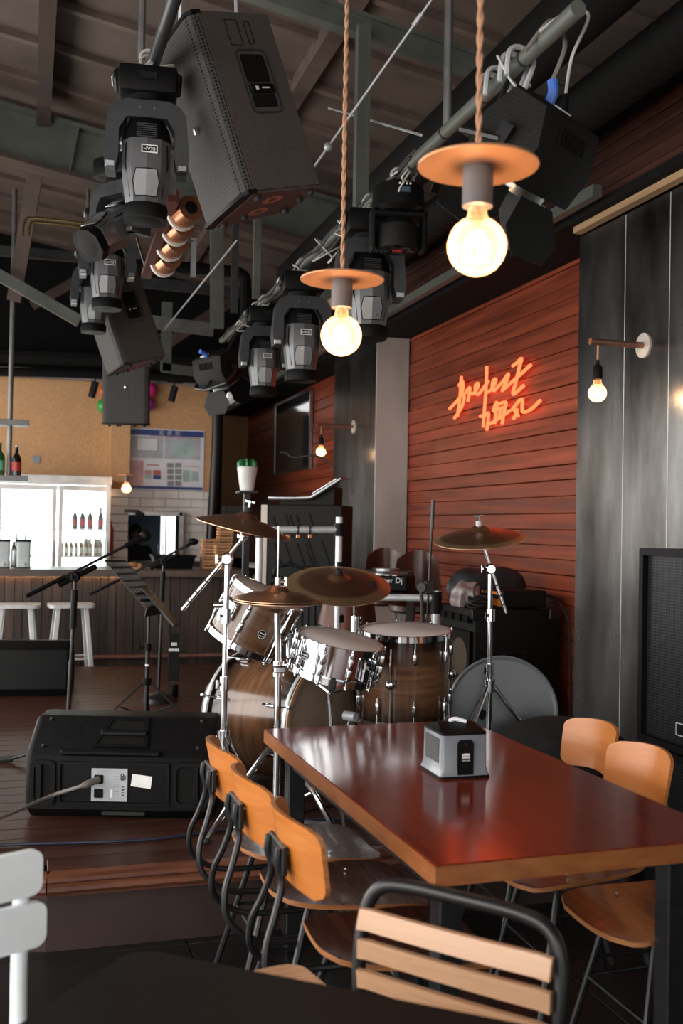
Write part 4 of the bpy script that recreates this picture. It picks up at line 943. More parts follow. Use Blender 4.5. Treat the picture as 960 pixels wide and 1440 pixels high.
# ---- hung loudspeakers
def pa_speaker(label, M, full=True):
    H, W, D, t_ = .70, .42, .38, .07
    t = thing('hung_loudspeaker', label, 'loudspeaker', M)
    poly = [(-W/2, .03), (W/2, .03), (W/2-t_, D), (-W/2+t_, D)]
    gg = G().prism(poly, H, T(0, 0, -H/2)); bmesh.ops.bevel(gg.bm, geom=gg.bm.edges[:], offset=.010, segments=2, affect='EDGES'); part('cabinet', gg, 'speaker_paint', t)
    def gr(u, v):
        a = (2*u-1); x = (W/2-.004)*(a if abs(a) < .86 else math.copysign(.86+.14*math.sin((abs(a)-.86)/.14*math.pi/2), a))
        y = .0+.04*max(0, (abs(a)-.80)/.2)**2; return Vector((x, y-.004, -H/2+.012+(H-.024)*v))
    part('grille', G().grid(gr, 24, 4, .01, (0, -1, 0)), ['grille', 'black_plastic'], t)
    for z in (-H/2+.007, H/2-.007): part('front_bar', G().prism([(-W/2, .05), (-W/2, .012), (-W/2+.03, -.008), (W/2-.03, -.008), (W/2, .012), (W/2, .05)], .014, T(0, 0, z-.007)), 'black_plastic', t)
    part('logo', G().sph((.0, -.016, -.02), .014, (.9, .3, 1.2), 8), 'alu', t)
    s_ = Vector((-t_, D-.03, 0)).normalized(); n_ = Vector((D-.03, t_, 0)).normalized(); SM_ = frame(s_, ZU, n_, (W/2, .03, 0)); sl = math.hypot(t_, D-.03)
    part('handle_plate', G().ring(rrect(.155, .25, .026), rrect(.142, .237, .022), .004, SM_ @ T(sl*.56, .075, .0)), 'dark_grey', t)
    part('handle_pocket', G().prism(rrect(.115, .11, .01), .003, SM_ @ T(sl*.56, .125, 0)).prism(rrect(.115, .05, .008), .003, SM_ @ T(sl*.56, .0, 0)), 'matte_black', t)
    part('handle_bar', G().box((0, 0, 0), (.12, .036, .014), bev=.004), 'black_plastic', t).matrix_basis = SM_ @ T(sl*.56, .045, .006)
    part('handle_mark', G().box((-.030, 0, .0135), (.014, .014, .001)).box((.012, 0, .0135), (.036, .006, .001)), 'print_white', t).matrix_basis = SM_ @ T(sl*.56, .045, .0)
    part('vent_cover', G().ring(rrect(.06, .10, .004), rrect(.056, .096, .004), .002, SM_ @ T(sl*.42, .265, 0)).ring(rrect(.028, .09, .004), rrect(.024, .086, .004), .002, SM_ @ T(sl*.63, .265, 0)), 'black_plastic', t)
    for x, y in ((-.15, .06), (.16, .07), (-.10, .33), (.11, .34), (-.09, .13), (.03, .33)): part('foot', G().cyl((x, y, -H/2), (x, y, -H/2-.018), .015, .012, n=14), 'rubber', t)
    for x in (-.06, .08): part('pole_socket', G().ring(circ(.042, 20), circ(.022, 20), .003, T(x, .18, -H/2-.003)), 'copper_ring', t)
    part('underside', G().prism([(-W/2+.015, .04), (W/2-.015, .04), (W/2-t_-.008, D-.012), (-W/2+t_+.008, D-.012)], .003, T(0, 0, -H/2-.0025)), 'tray_red', t)
    return t
w_ = Vector((.217, -.29, -1.335)); RS = Matrix.Rotation(w_.length, 4, w_)
sp1 = pa_speaker('big black loudspeaker hung at a tilt beside the first moving head', T(.595, 3.984, 3.049) @ RS)
cor = RS @ Vector((-.21, .0, -.35)); p2 = PD(150, 530, 8.0)-Vector(cor)
sp2 = dup(sp1, T(p2) @ RS, 'hung black loudspeaker above the notice board, behind the row of moving heads')
p3 = PD(180, 560, 9.2); sp3 = dup(sp1, T(p3.x, p3.y, 2.71) @ RZ(-14) @ RX(6) @ T(0, -.15, .02), 'upright black loudspeaker hung in front of the balloons')
g = G().tube(crv([(.85, 4.1, 2.93), (.90, 4.15, 3.05), (.88, 4.2, 3.2), (.80, 4.2, 3.28)], 6), .006, 6); solo('speaker_cable', g, 'black_cable', 'black cable looping behind the big hung loudspeaker', 'cable', org=(.88, 4.1, 3.0))
for k, (a, b) in enumerate((((.50, 3.80, ZR(.5)), MWD[sp1] @ Vector((-.11, .09, .350))), ((.72, 4.1, ZR(.72)), MWD[sp1] @ Vector((.05, .28, .350))), ((PLX, 8.0, LZ(8.0)), MWD[sp2] @ Vector((-.05, .2, .350))), ((p3.x, p3.y, ZR(p3.x)), (p3.x, p3.y, 3.05)))):
    solo('hanging_chain', G().tube([a, b], .008, 6), 'white_tube', ['pale chain holding the grille edge of the big hung loudspeaker', 'pale chain holding the rear edge of the big hung loudspeaker', 'pale chain holding the second hung loudspeaker', 'thin drop rod holding the upright loudspeaker'][k], 'chain', org=a)
# steel wire rope across the room
for nm, a, b, lb_ in (('wire_rope', PD(612, -8, 4.5), PD(425, 258, 4.7), 'steel wire rope slanting up past the pendant cord'), ('wire_rope', PD(333, 338, 7.0), PD(208, 492, 8.2), 'thin steel wire rope slanting down toward the track light'), ('wire_rope', PD(462, 152, 6.3), PD(592, 190, 4.15), 'pale thin wire between the steel hanger and the light bar')):
    g = G().tube([a, b], .006, 6)
    if 'past' in lb_: q = a.lerp(b, .80); g.sph(q, .02, n=8); q = a.lerp(b, .10); g.tube([q, a.lerp(b, .16)], .011, 6)
    solo(nm, g, 'white_tube', lb_, 'wire', org=a)
# tray with copper taped rolls
tr = thing('light_tray', 'dark red board hung under the left light bar', 'board', (.62, 5.2, 2.88))
part('board', G().box((.587, 5.15, 2.903), (.046, 1.1, .03), RX(-5)), 'tray_red', tr, True); part('lip', G().box((.607, 5.15, 2.915), (.016, 1.1, .06), RX(-5)), 'tray_red', tr, True)
for y in (4.75, 5.6): part('hanger', G().tube([(.58, y, 2.905-.087*(y-5.15)), (PLX, y, LZ(y))], .006, 6), 'black_metal', tr, True)
sp_ = PD(272, 362, 5.8); part('slotted_strip', G().box(sp_, (.03, .01, .22)).tube([sp_+Vector((0, 0, .1)), (.60, 5.66, 2.87)], .005, 5), 'alu', tr, True)
for k in range(4):
    p = PD(262-9*k, 298+23*k, 4.75+.22*k); d = Vector((-.25, 1, -.10)).normalized()
    t = thing('copper_roll', ['copper banded roll topmost beside the big loudspeaker corner', 'second copper banded roll down from the big loudspeaker', 'third copper banded roll down from the big loudspeaker', 'lowest copper banded roll at the end of the tray'][k], 'roll', T(p) @ zalign(d), 'copper rolls along the tray')
    part('band', G().cyl((0, 0, -.055), (0, 0, .055), .058, n=24), 'copper', t); part('flange', G().lathe([(.045, .05), (.070, .05), (.070, .068), (.045, .068), (.045, .05)], n=24), 'tape_white', t); part('core', G().cyl((0, 0, -.06), (0, 0, .10), .03, n=14), 'matte_black', t)
# ---- pendant lamps
BULB = None
def bulb(par, M, r=.0615):
    prof = [(.017, .0), (.019, -.012), (.022, -.028)]
    c = -.028-r*.93
    for i in range(13):
        a = R(22+i*(158/12)); prof.append((r*math.sin(a), c+r*math.cos(a)))
    prof[-1] = (0, c-r)
    gl = put('bulb', mesh('bulb', G().lathe(prof, n=28), 'bulb_glass'), par, M)
    g = G()
    for k in range(7):
        a = 2*math.pi*k/7; g.tube([(.010*math.cos(a), .010*math.sin(a), c+r*.42), (.026*math.cos(a)*r/.0615, .026*math.sin(a)*r/.0615, c-r*.05), (.018*math.cos(a), .018*math.sin(a), c-r*.48)], .0045*r/.0615, 6)
    put('filament', mesh('filament', g, 'bulb_core'), gl, I4)
    put('stem', mesh('stem', G().cyl((0, 0, -.005), (0, 0, c+r*.42), .006, .004, n=8), 'pale_lumber'), gl, I4)
    return gl
def pendant(label, p, s, cord_top, rope=True):
    t = thing('pendant_lamp', label, 'pendant lamp', p)
    part('shade', G().lathe([(.012, .004), (.124*s, .002), (.125*s, -.001), (.124*s, -.003), (.012, -.003), (.012, .004)], n=48), 'copper_disc', t)
    part('socket', G().lathe([(0, -.002), (.030*s, -.002), (.0315*s, -.012), (.0315*s, -.085*s), (.026*s, -.088*s), (0, -.086*s)], n=28), 'socket_grey', t)
    part('cord_grip', G().cyl((0, 0, .0), (0, 0, .02), .007, n=10), 'black_plastic', t)
    H = cord_top-p.z; g = G()
    if rope:
        n = int(H/.012)
        for ph in (0, math.pi): g.tube([(.0035*math.cos(i*.9+ph), .0035*math.sin(i*.9+ph), .018+H*i/n) for i in range(n+1)], .0042, 5)
    else: g.cyl((0, 0, .018), (0, 0, H), .003, n=6)
    part('cord', g, 'rope', t)
    bulb(t, T(0, 0, -.082*s), .0615*s)
    return t
pendant('large pendant bulb under a copper disc in front of the barn door lamp', PD(672, 233, 2.13), 1.0, 4.55)
pendant('pendant bulb under a copper disc in front of the row of moving heads', PD(481, 393, 3.07), 1.0, 4.5)
# ================================================================== gear on the stage
# ---- floor monitor wedge
def monitor(label, M, detail=True):
    t = thing('floor_monitor', label, 'loudspeaker', M)
    prof = [(-.135, .0), (-.17, .035), (-.172, .225), (-.155, .245), (-.035, .345), (.06, .35), (.165, .30), (.19, .05), (.16, .0)]   # (y,z)
    secs = []
    for x, s in ((-.335, .93), (-.325, .985), (-.31, 1), (.31, 1), (.325, .985), (.335, .93)):
        secs.append([Vector((x, y*s, .172+(z-.172)*s)) for y, z in prof])
    part('cabinet', G().loft(secs), 'black_plastic', t)
    g = G(); o, i = rrect(.40, .155, .006), rrect(.38, .135, .005); fM = T(0, -.1725, .128) @ RX(90)
    part('rear_frame', G().ring(o, i, .010, T(-.015, -.1705, .13) @ RX(90)), 'black_plastic', t)
    for x, w in ((-.27, .06), (.262, .10)):
        part('handle_recess', G().prism(rrect(w, .13, .02 if w > .08 else .006), .003, T(x, -.1712, .13) @ RX(90)), 'matte_black', t)
        part('handle_frame', G().ring(rrect(w+.03, .16, .02), rrect(w, .13, .018), .012, T(x, -.170, .13) @ RX(90)), 'black_plastic', t)
        part('handle_bar', G().box((x+(.02 if w > .08 else -.012), -.178, .13), (.022, .014, .14), bev=.004), 'black_plastic', t)
    n = Vector((0, -.100, .12)).normalized(); top = frame((1, 0, 0), Vector((0, .12, .10)), Vector((0, -.10, .12)), (0, -.095, .2965))
    part('top_handle', G().ring([(-.10, -.07), (.10, -.07), (.085, .07), (-.055, .07)], [(-.085, -.055), (.085, -.055), (.07, .055), (-.045, .055)], .006, top), 'black_plastic', t)
    part('top_recess', G().prism([(-.085, -.055), (.085, -.055), (.07, .055), (-.045, .055)], .002, top), 'matte_black', t)
    part('grip', G().box((0, 0, .008), (.17, .026, .016), bev=.006), 'black_plastic', t).matrix_basis = top @ T(.005, -.005, 0)
    part('rear_ledge', G().box((-.03, -.168, .238), (.36, .022, .02), bev=.006), 'black_plastic', t)
    for x, y, z in ((-.28, -.05, .333), (-.28, -.145, .254), (.28, -.05, .333), (.28, -.145, .254)): part('screw', G().cyl((x, y, z), (x, y-.004, z+.005), .006, n=8), 'alu', t)
    part('foot_bar', G().box((.02, -.155, .02), (.16, .02, .02), bev=.006), 'rubber', t)
    if detail:
        p = part('connector_plate', G().box((-.03, -.1735, .125), (.130, .004, .118), bev=.001), 'plate_grey', t)
        for z in (.145, .095): part('socket', G().prism(rrect(.032, .032, .004), .003, T(-.068, -.1755, z) @ RX(90)), 'matte_black', p)
        text('dB', .026, T(.018, -.1765, .155) @ RX(90) @ RZ(-90), 'matte_black', p); text('A R I A', .013, T(.018, -.1765, .105) @ RX(90) @ RZ(-90), 'matte_black', p)
        g = G()
        for k in range(9): g.box((-.005, -.1762, .165-.009*k), (.018, .0008, .003 if k % 3 else .001))
        part('small_print', g, 'print_grey', p); part('sticker', G().box((-.022, -.1762, .095), (.010, .0008, .03)), 'print_white', p)
        part('paper_sticker', G().box((.085, -.1738, .14), (.072, .002, .044), RY(7)), 'print_white', t)
        e = Vector((-.068, -.178, .145)); wp = MWD[t] @ e
        solo('power_lead', G().tube(crv([wp, wp+(-RH*.06-FH*.06-ZU*.015), PD(70, 1120, 4.2), PD(0, 1150, 3.95), PD(-60, 1165, 3.8)], 6), [.015]*6+[.008]*19, 8), 'grey_cable', 'grey power lead running out of the floor monitor', 'cable', org=wp)
    return t
xm = Vector((.955, -.30, 0)).normalized(); ym = Vector((-xm.y, xm.x, 0))
cm = Vector((.315, 4.40, STG))+ym*.17+xm*.075
mon = monitor('black floor monitor lying on its side with a grey connector plate', frame(xm, ym, ZU, cm) @ Matrix.Scale(1.15, 4))
mon2 = monitor('dark floor monitor standing in front of the white bar stools', T(-.03, 7.75, STG) @ RZ(172) @ Matrix.Scale(1.08, 4), False)
solo('floor_cable', G().tube(crv([(-.4, 4.12, STG+.008), (.0, 4.08, STG+.008), (.5, 4.03, STG+.008), (1.1, 4.15, STG+.008), (1.7, 4.0, STG+.008)], 8), .006, 8), 'blue_cable', 'dark blue cable lying along the stage boards', 'cable', org=(0, 4.1, STG))
for k, (y, o) in enumerate(((4.35, 0), (4.55, .1))):
    solo('floor_cable', G().tube(crv([(1.1, y-.1, STG+.007), (1.5, y+.05, STG+.007), (1.9, y-.08, STG+.007), (2.4, y+.1+o, STG+.007)], 8), .006, 6), 'black_cable', ['black cable on the stage under the table end', 'second black cable on the stage behind the table end'][k], 'cable', org=(1.5, y, STG))
# ---- microphone stands and music stand
def mic_stand(label, base, top, ba, bb, tri=None, round_base=False, mic=True):
    t = thing('microphone_stand', label, 'microphone stand', base)
    hub = base+(top-base)*.06
    m_ = base+(top-base)*.55
    part('lower_tube', G().cyl(base+Vector((0, 0, .03)), m_, .0115), 'black_metal', t, True); part('upper_tube', G().cyl(m_, top, .009), 'black_metal', t, True)
    part('grip', G().cyl(base+(top-base)*.72, base+(top-base)*.93, .0165, n=12), 'black_plastic', t, True)
    g = G().sph(top, .026, (1, 1, 1), 10); g.cyl(top-FH*.03, top+FH*.03, .022, n=12); wing(g, top-FH*.03, -FH); part('boom_joint', g, 'black_plastic', t, True)
    part('boom', G().cyl(ba, bb, .0075), 'black_metal', t, True)
    d = (bb-ba).normalized()
    part('counterweight', G().cyl(ba, ba+d*.22, .011, n=10), 'black_plastic', t, True)
    part('boom_grip', G().cyl(top-d*.10, top+d*.12, .015, n=10), 'black_plastic', t, True)
    if round_base: part('base_plate', G().lathe([(0, .06), (.05, .055), (.10, .03), (.115, .0), (0, 0)], n=28), 'black_metal', t)
    if tri:
        for a in tri:
            v = Vector((math.cos(R(a)), math.sin(R(a)), 0)); part('leg', G().tube([base+Vector((0, 0, .10)), base+v*.30+Vector((0, 0, .012))], .009, 8), 'black_metal', t, True)
            part('foot', G().cyl(base+v*.27+Vector((0, 0, .018)), base+v*.34+Vector((0, 0, .012)), .014, n=8), 'rubber', t, True)
    return t
b0 = PD(93, 1060, 5.25); b0 = Vector((b0.x, b0.y, STG))
mic_stand('black boom microphone stand right behind the floor monitor', b0, PD(106, 811, 5.25), PD(36, 839, 5.1), PD(176, 768, 5.4), (165, 290, 45))
d = (PD(176, 768, 5.4)-PD(36, 839, 5.1)).normalized(); e = PD(176, 768, 5.4)
g = G().cyl(e, e+d*.10, .013, .019, n=12); g.sph(e+d*.125, .030, n=10); solo('microphone', g, 'black_plastic', 'black vocal microphone on the boom behind the floor monitor', 'microphone', org=e)
b0 = PD(222, 985, 7.1); b0 = Vector((b0.x, b0.y, STG))
mic_stand('black boom microphone stand with round base behind the music stand', b0, PD(230, 790, 7.1), PD(126, 836, 7.0), PD(262, 768, 7.15), None, True)
d = (PD(262, 768, 7.15)-PD(126, 836, 7.0)).normalized(); e = PD(262, 768, 7.15)
g = G().cyl(e, e+d*.03, .012, n=10); g.sph(e+d*.05+Vector((0, 0, .008)), .032, (1.3, 1, .75), 10); solo('microphone_clip', g, 'black_plastic', 'empty black microphone clip in front of the wooden crates', 'clip', org=e)
mb = PD(205, 1003, 6.3); mb = Vector((mb.x, mb.y, STG))
ms = thing('music_stand', 'black folding music stand with perforated desk and tripod legs', 'music stand', mb)
top = PD(210, 846, 6.3)
part('lower_tube', G().cyl(mb+Vector((0, 0, .05)), mb+(top-mb)*.62, .013), 'black_metal', ms, True); part('upper_tube', G().cyl(mb+(top-mb)*.6, top, .009), 'black_metal', ms, True)
g = G().cyl(mb+(top-mb)*.60, mb+(top-mb)*.66, .02, n=12); wing(g, mb+(top-mb)*.63, -RH*1.3, 1.3); part('height_clamp', g, 'black_plastic', ms, True)
part('white_collar', G().cyl(mb+(top-mb)*.475, mb+(top-mb)*.49, .014, n=10), 'print_white', ms, True)
hub = mb+Vector((0, 0, .26))
part('hub', G().cyl(hub-Vector((0, 0, .02)), hub+Vector((0, 0, .02)), .03, n=14), 'black_plastic', ms, True)
for a in (195, 335, 80):
    v = Vector((math.cos(R(a)), math.sin(R(a)), 0))
    part('leg', G().tube([hub+v*.02, Vector((mb.x, mb.y, STG+.012))+v*.30], .008, 8), 'black_metal', ms, True); part('brace', G().tube([mb+Vector((0, 0, .05)), hub.lerp(Vector((mb.x, mb.y, STG))+v*.30, .55)], .006, 6), 'black_metal', ms, True)
A, B_ = PD(163, 789, 6.3), PD(218, 853, 6.25)
dn = (B_-A); dl = dn.length; wv = (RH*.12+FH*.99).normalized(); wv = (wv-dn.normalized()*wv.dot(dn.normalized())).normalized(); nv = wv.cross(dn.normalized())
DM = frame(wv, dn.normalized(), nv, A.lerp(B_, .5))
g = G(); nW, nH = 9, 7; W_, H_ = .34, dl
for k in range(nH+1): g.box((0, -H_/2+H_*k/nH, 0), (W_, .017, .003))
for k in range(nW+1): g.box((-W_/2+W_*k/nW, 0, 0), (.020, H_, .003))
g.box((0, H_/2+.02, .02), (W_, .05, .005), RX(55)); g.bm.transform(DM); part('desk', g, 'black_metal', ms, True)
part('desk_lip', G().box(B_+RH*.03, (.10, .30, .012), DM.to_3x3().to_4x4() @ RX(0)), 'black_metal', ms, True)
part('desk_joint', G().box(top+Vector((0, 0, .01)), (.04, .05, .06), bev=.008), 'black_plastic', ms, True)
sg = PD(243, 990, 7.3); sg = Vector((sg.x, sg.y, STG))
t = thing('sign_stand', 'narrow black sign stand with small white lettering near the bar', 'sign', sg)
part('base', G().cyl((0, 0, 0), (0, 0, .09), .036, n=18), 'black_plastic', t); part('stem', G().cyl((0, 0, .09), (0, 0, .13), .006), 'black_metal', t)
bo = part('board', G().box((0, 0, .28), (.078, .012, .33), RZ(-14), bev=.003), 'black_plastic', t)
g = G()
for r_, (n_, z) in enumerate(((4, .375), (7, .335))):
    for k in range(n_): g.box(((k-(n_-1)/2)*.0105, -.0075, z), (.0075, .001, .022), I4)
g.bm.transform(RZ(-14)); part('lettering', g, 'print_white', t)
# ---- bass cabinet, amp head, bag, cables
bx = thing('bass_cabinet', 'large black bass cabinet with metal corners against the plank wall', 'amplifier', (2.83, 5.92, STG))
X0, X1, Y0, Y1, Z1 = 2.54, 3.12, 5.65, 6.19, 1.018
part('cabinet', G().box(((X0+X1)/2+.01, (Y0+Y1)/2, (STG+.02+Z1)/2), (X1-X0-.02, Y1-Y0, Z1-STG-.02), bev=.008, seg=2), 'black_cab', bx, True)
part('grille', G().box((X0, (Y0+Y1)/2, (STG+Z1)/2-.05), (.02, Y1-Y0-.05, Z1-STG-.16), bev=.004), 'grille_amp', bx, True)
for y in (Y0+.16, Y1-.16):
    for z in (STG+.20, STG+.45): part('speaker_cone', G().lathe([(0, -.0), (.10, .003), (.115, 0)], T(X0-.011, y, z) @ RY(-90), 24), 'cone_tan', bx, True)
for k in range(4): part('vent_port', G().box((X0-.002, Y0+.08+.12*k, Z1-.06), (.018, .075, .04)), 'matte_black', bx, True)
for y in (Y0, Y1):
    for x in (X0+.035, X1-.03): part('corner', G().box((x, y+(.012 if y == Y0 else -.012), Z1-.027), (.075, .035, .062), bev=.004), 'black_metal', bx, True)
part('handle_plate', G().ring(rrect(.155, .145, .004), rrect(.115, .105, .004), .006, T((X0+X1)/2-.01, Y0, .70) @ RX(90)), 'black_metal', bx, True)
part('handle_recess', G().box(((X0+X1)/2-.01, Y0-.0015, .70), (.115, .003, .105)), 'matte_black', bx, True)
for sx in (-1, 0, 1):
    for sz in (-1, 1): part('screw', G().cyl(((X0+X1)/2-.01+.066*sx, Y0-.006, .70+.062*sz), ((X0+X1)/2-.01+.066*sx, Y0-.009, .70+.062*sz), .004, n=8), 'brass', bx, True)
for sx in (X0+.05, X1-.05):
    for sy in (Y0+.05, Y1-.05): part('foot', G().cyl((sx, sy, STG), (sx, sy, STG+.025), .02, n=10), 'rubber', bx, True)
am = thing('bass_amplifier', 'flat black amplifier head with orange panel on the bass cabinet', 'amplifier', (2.92, 5.83, Z1))
part('case', G().box((2.90, 5.83, Z1+.062), (.30, .30, .10), bev=.006), 'black_cab', am, True)
fpn = part('panel', G().box((2.748, 5.83, Z1+.06), (.008, .27, .085)), 'amp_orange', am, True)
for k in range(6): part('knob', G().cyl((2.745, 5.72+.04*k, Z1+.075), (2.725, 5.72+.04*k, Z1+.075), .012, n=12), 'black_plastic', fpn, True)
for sx in (2.78, 3.02): part('foot', G().box((sx, 5.83, Z1+.006), (.03, .26, .012)), 'rubber', am, True)
def lump(name, label, cat, c, sz, matn, seed, amp=.25, n=14):
    rnd = random.Random(seed); g = G().sph((0, 0, 0), 1, n=n); ph = [(rnd.uniform(2, 9), rnd.uniform(0, 6), Vector((rnd.uniform(-1, 1), rnd.uniform(-1, 1), rnd.uniform(-1, 1)))) for _ in range(7)]
    for v in g.bm.verts:
        d = sum(math.sin(f*v.co.dot(w)+p) for f, p, w in ph)/7; v.co *= 1+amp*d
        v.co.z = max(v.co.z, -.55)
        v.co = Vector((v.co.x*sz[0], v.co.y*sz[1], (v.co.z+.55)*sz[2]))
    return solo(name, g.__class__ and g, matn, label, cat) if False else tag(put(name, mesh(name, g, matn, 60), None, T(c)), label, cat)
lump('gig_bag', 'crumpled black gig bag heaped on the bass cabinet', 'bag', (2.84, 6.13, Z1), (.28, .085, .17), 'bag_black', 3, .30, 26)
lump('plastic_bag', 'crumpled greyish plastic bag on the bass cabinet', 'bag', (2.615, 5.93, Z1), (.085, .085, .10), 'bag_grey', 5, .5, 26)
g = G()
for k in range(5): g.tube([(2.635+.07*math.cos(a+k), 5.755+.055*math.sin(a+k), Z1+.012+.014*k+.006*math.sin(3*a+k)) for a in [2*math.pi*i/16 for i in range(16)]], .007, 6, closed=True)
g.tube(crv([(2.59, 5.72, Z1+.05), (2.58, 5.72, Z1+.12), (2.62, 5.74, Z1+.15), (2.67, 5.75, Z1+.10)], 5), .006, 6)
solo('cable_coil', g, 'black_cable', 'coil of black cable beside the amp head', 'cable', org=(2.7, 5.74, Z1))
solo('amp_lead', G().tube(crv([(3.05, 5.80, Z1+.06), (3.12, 5.75, Z1+.07), (3.16, 5.62, Z1-.05), (3.175, 5.60, .6), (3.18, 5.60, STG+.01)], 8), .008, 6), 'black_cable', 'black lead dropping from the amp head down the plank wall', 'cable', org=(3.1, 5.7, Z1))
# leaning bass drum head and black cloth heap
c = PD(706, 998, 5.35); c.z = STG+.285
dh = thing('spare_drumhead', 'large grey translucent drumhead leaning under the cymbal stand', 'drumhead', axis_frame(dirv(-.12, .16, -1), c))
part('membrane', G().lathe([(0, .004), (.262, .004), (.262, 0), (0, 0)], n=56), 'skin_grey', dh); part('rim', G().lathe([(.262, -.006), (.283, -.006), (.285, .006), (.276, .012), (.262, .006), (.262, -.006)], n=56), 'rim_grey', dh)
part('badge', G().box((.10, -.05, .006), (.05, .06, .003), RZ(20)), 'black_plastic', dh)
c = PD(775, 1040, 4.72); lump('bean_bag', 'slumped black bean bag behind the dining table', 'bean bag', (c.x, c.y, STG), (.36, .26, .25), 'black_cloth', 11, .22, 20)
# ---- tall loudspeaker pair by the steel column
X0, X1, Y0, Y1 = 2.40, 2.87, 3.12, 3.692
for nm, lab_, z0, z1 in (('tall_loudspeaker', 'tall black loudspeaker with mesh front by the steel column', .652, 1.437), ('subwoofer', 'black subwoofer under the tall loudspeaker by the steel column', 0, .648)):
    t = thing(nm, lab_, 'loudspeaker', ((X0+X1)/2, (Y0+Y1)/2, z0)); zc, h = (z0+z1)/2, z1-z0
    part('cabinet', G().box(((X0+X1)/2+.02, (Y0+Y1)/2, zc), (X1-X0-.04, Y1-Y0, h-.004), bev=.008), 'black_cab', t, True)
    part('frame', G().ring(rrect(h-.004, Y1-Y0, .006), rrect(h-.06, Y1-Y0-.055, .006), .045, T(X0-.0, (Y0+Y1)/2, zc) @ RY(90)), 'black_plastic', t, True)
    part('mesh_front', G().box((X0+.028, (Y0+Y1)/2, zc), (.006, Y1-Y0-.05, h-.055)), 'grille_big', t, True)
    if nm == 'tall_loudspeaker':
        bg_ = G().ring(rrect(.05, .085, .005), rrect(.042, .077, .004), .003, T(X0+.02, Y1-.28, z0+.09) @ RY(-90)); part('badge_frame', bg_, 'white_tube', t, True)
        part('bolt', G().sph((X0+.022, Y0+.24, zc-.02), .016, n=8), 'chrome', t, True)
        part('badge_face', G().box((X0+.022, Y1-.28, z0+.09), (.004, .075, .042)), 'matte_black', t, True)
# ---- drum rack tubes behind the kit
rk = thing('drum_rack', 'grey tubular drum rack with black clamps behind the ride cymbal', 'rack', (PD(420, 1000, 5.6).x, PD(420, 1000, 5.6).y, STG))
def post(x, y0, D, r=.019, y1=None):
    a = PD(x, y0, D); b = Vector((a.x, a.y, STG)) if y1 is None else PD(x, y1, D)
    part('post', G().cyl(a, b, r, n=16), 'white_tube', rk, True); return a
post(365, 735, 5.5); post(477, 727, 5.6); post(613, 850, 5.6, .021)
def rbar(a, b, r=.019): part('crossbar', G().cyl(a, b, r, n=16), 'white_tube', rk, True)
rbar(PD(368, 745, 5.5), PD(474, 745, 5.6)); rbar(PD(530, 840, 5.7), PD(612, 841, 5.6))
for q, r, l in ((PD(477, 745, 5.6), .027, .07), (PD(477, 797, 5.6), .025, .05), (PD(365, 752, 5.5), .025, .03), (PD(613, 846, 5.6), .029, .13), (PD(477, 870, 5.6), .024, .04)):
    part('clamp', G().cyl(q-ZU*l/2, q+ZU*l/2, r, n=16), 'black_plastic', rk, True)
for x in (388, 405, 419, 436):
    q = PD(x, 745, 5.55); part('clamp_band', G().lathe([(.0195, -.006), (.0225, -.006), (.0225, .006), (.0195, .006)], T(q) @ zalign(RH), 16), 'dark_grey', rk, True); part('wing_screw', G().box(q-ZU*.035, (.02, .008, .02), bev=.002), 'copper', rk, True)
part('post_cap', G().cyl(PD(613, 832, 5.6), PD(613, 830, 5.6), .030, n=16), 'alu', rk, True)
# slim stand beside the rack
q0 = PD(604, 990, 5.5); q0 = Vector((q0.x, q0.y, STG)); t = thing('slim_mic_stand', 'slim upright black rod stand between floor tom and gig bag', 'stand', q0)
part('rod', G().cyl(PD(600, 880, 5.5), PD(609, 703, 5.5), .0065), 'black_metal', t, True); part('grip', G().cyl(PD(609, 703, 5.5), PD(607, 745, 5.5), .010, n=10), 'dark_grey', t, True)
part('lower_tube', G().cyl(q0, PD(592, 826, 5.5), .011), 'black_metal', t, True); g = G().cyl(PD(592, 826, 5.42), PD(592, 826, 5.55), .024, n=16); g.box(PD(603, 826, 5.5), (.05, .03, .07), bev=.006); part('joint', g, 'dark_grey', t, True)
part('foot', G().lathe([(0, .02), (.062, .012), (.066, 0), (0, 0)], n=24), 'black_metal', t)
# ---- DJ desk with gear
dj0, dj1 = PD(372, 830, 7.0), PD(570, 830, 6.75); DZ = 1.08
t = thing('dj_desk', 'black draped equipment desk behind the drum rack', 'desk', ((dj0.x+dj1.x)/2, (dj0.y+dj1.y)/2, STG))
dd = Vector((dj1.x-dj0.x, dj1.y-dj0.y, 0)); dL = dd.length; dd.normalize(); dnn = Vector((-dd.y, dd.x, 0)); dc = Vector(((dj0.x+dj1.x)/2, (dj0.y+dj1.y)/2, 0)); DJM = frame(dd, dnn, ZU, dc)
g = G().box((0, .25, DZ-.02), (dL, .62, .04), bev=.004); g.bm.transform(DJM); part('desktop', g, 'black_plastic', t, True)
g = G(); 
for k in range(24): g.box((-dL/2+.04+(dL*.62-.08)*k/23, -.045+.012*(k % 2), (STG+DZ)/2-.02), (dL*.62/22, .02, DZ-STG-.05))
g.bm.transform(DJM); part('drape', g, 'black_cloth', t, True)
for sx in (-1, 1):
    g = G().box((sx*(dL/2-.05), .45, (STG+DZ)/2-.02), (.05, .05, DZ-STG-.04)); g.bm.transform(DJM); part('leg', g, 'black_metal', t, True)
cs = PD(427, 745, 7.2); CSM = frame(dd, dnn, ZU, (cs.x, cs.y, DZ))
t = thing('equipment_case', 'black case with slanted slots standing on the equipment desk', 'case', CSM)
part('shell', G().box((0, .16, .285), (.545, .30, .57), bev=.006), 'black_cab', t)
part('side_lip', G().box((-.295, .13, .285), (.05, .25, .57), bev=.004), 'alu_brown', t)
g = G()
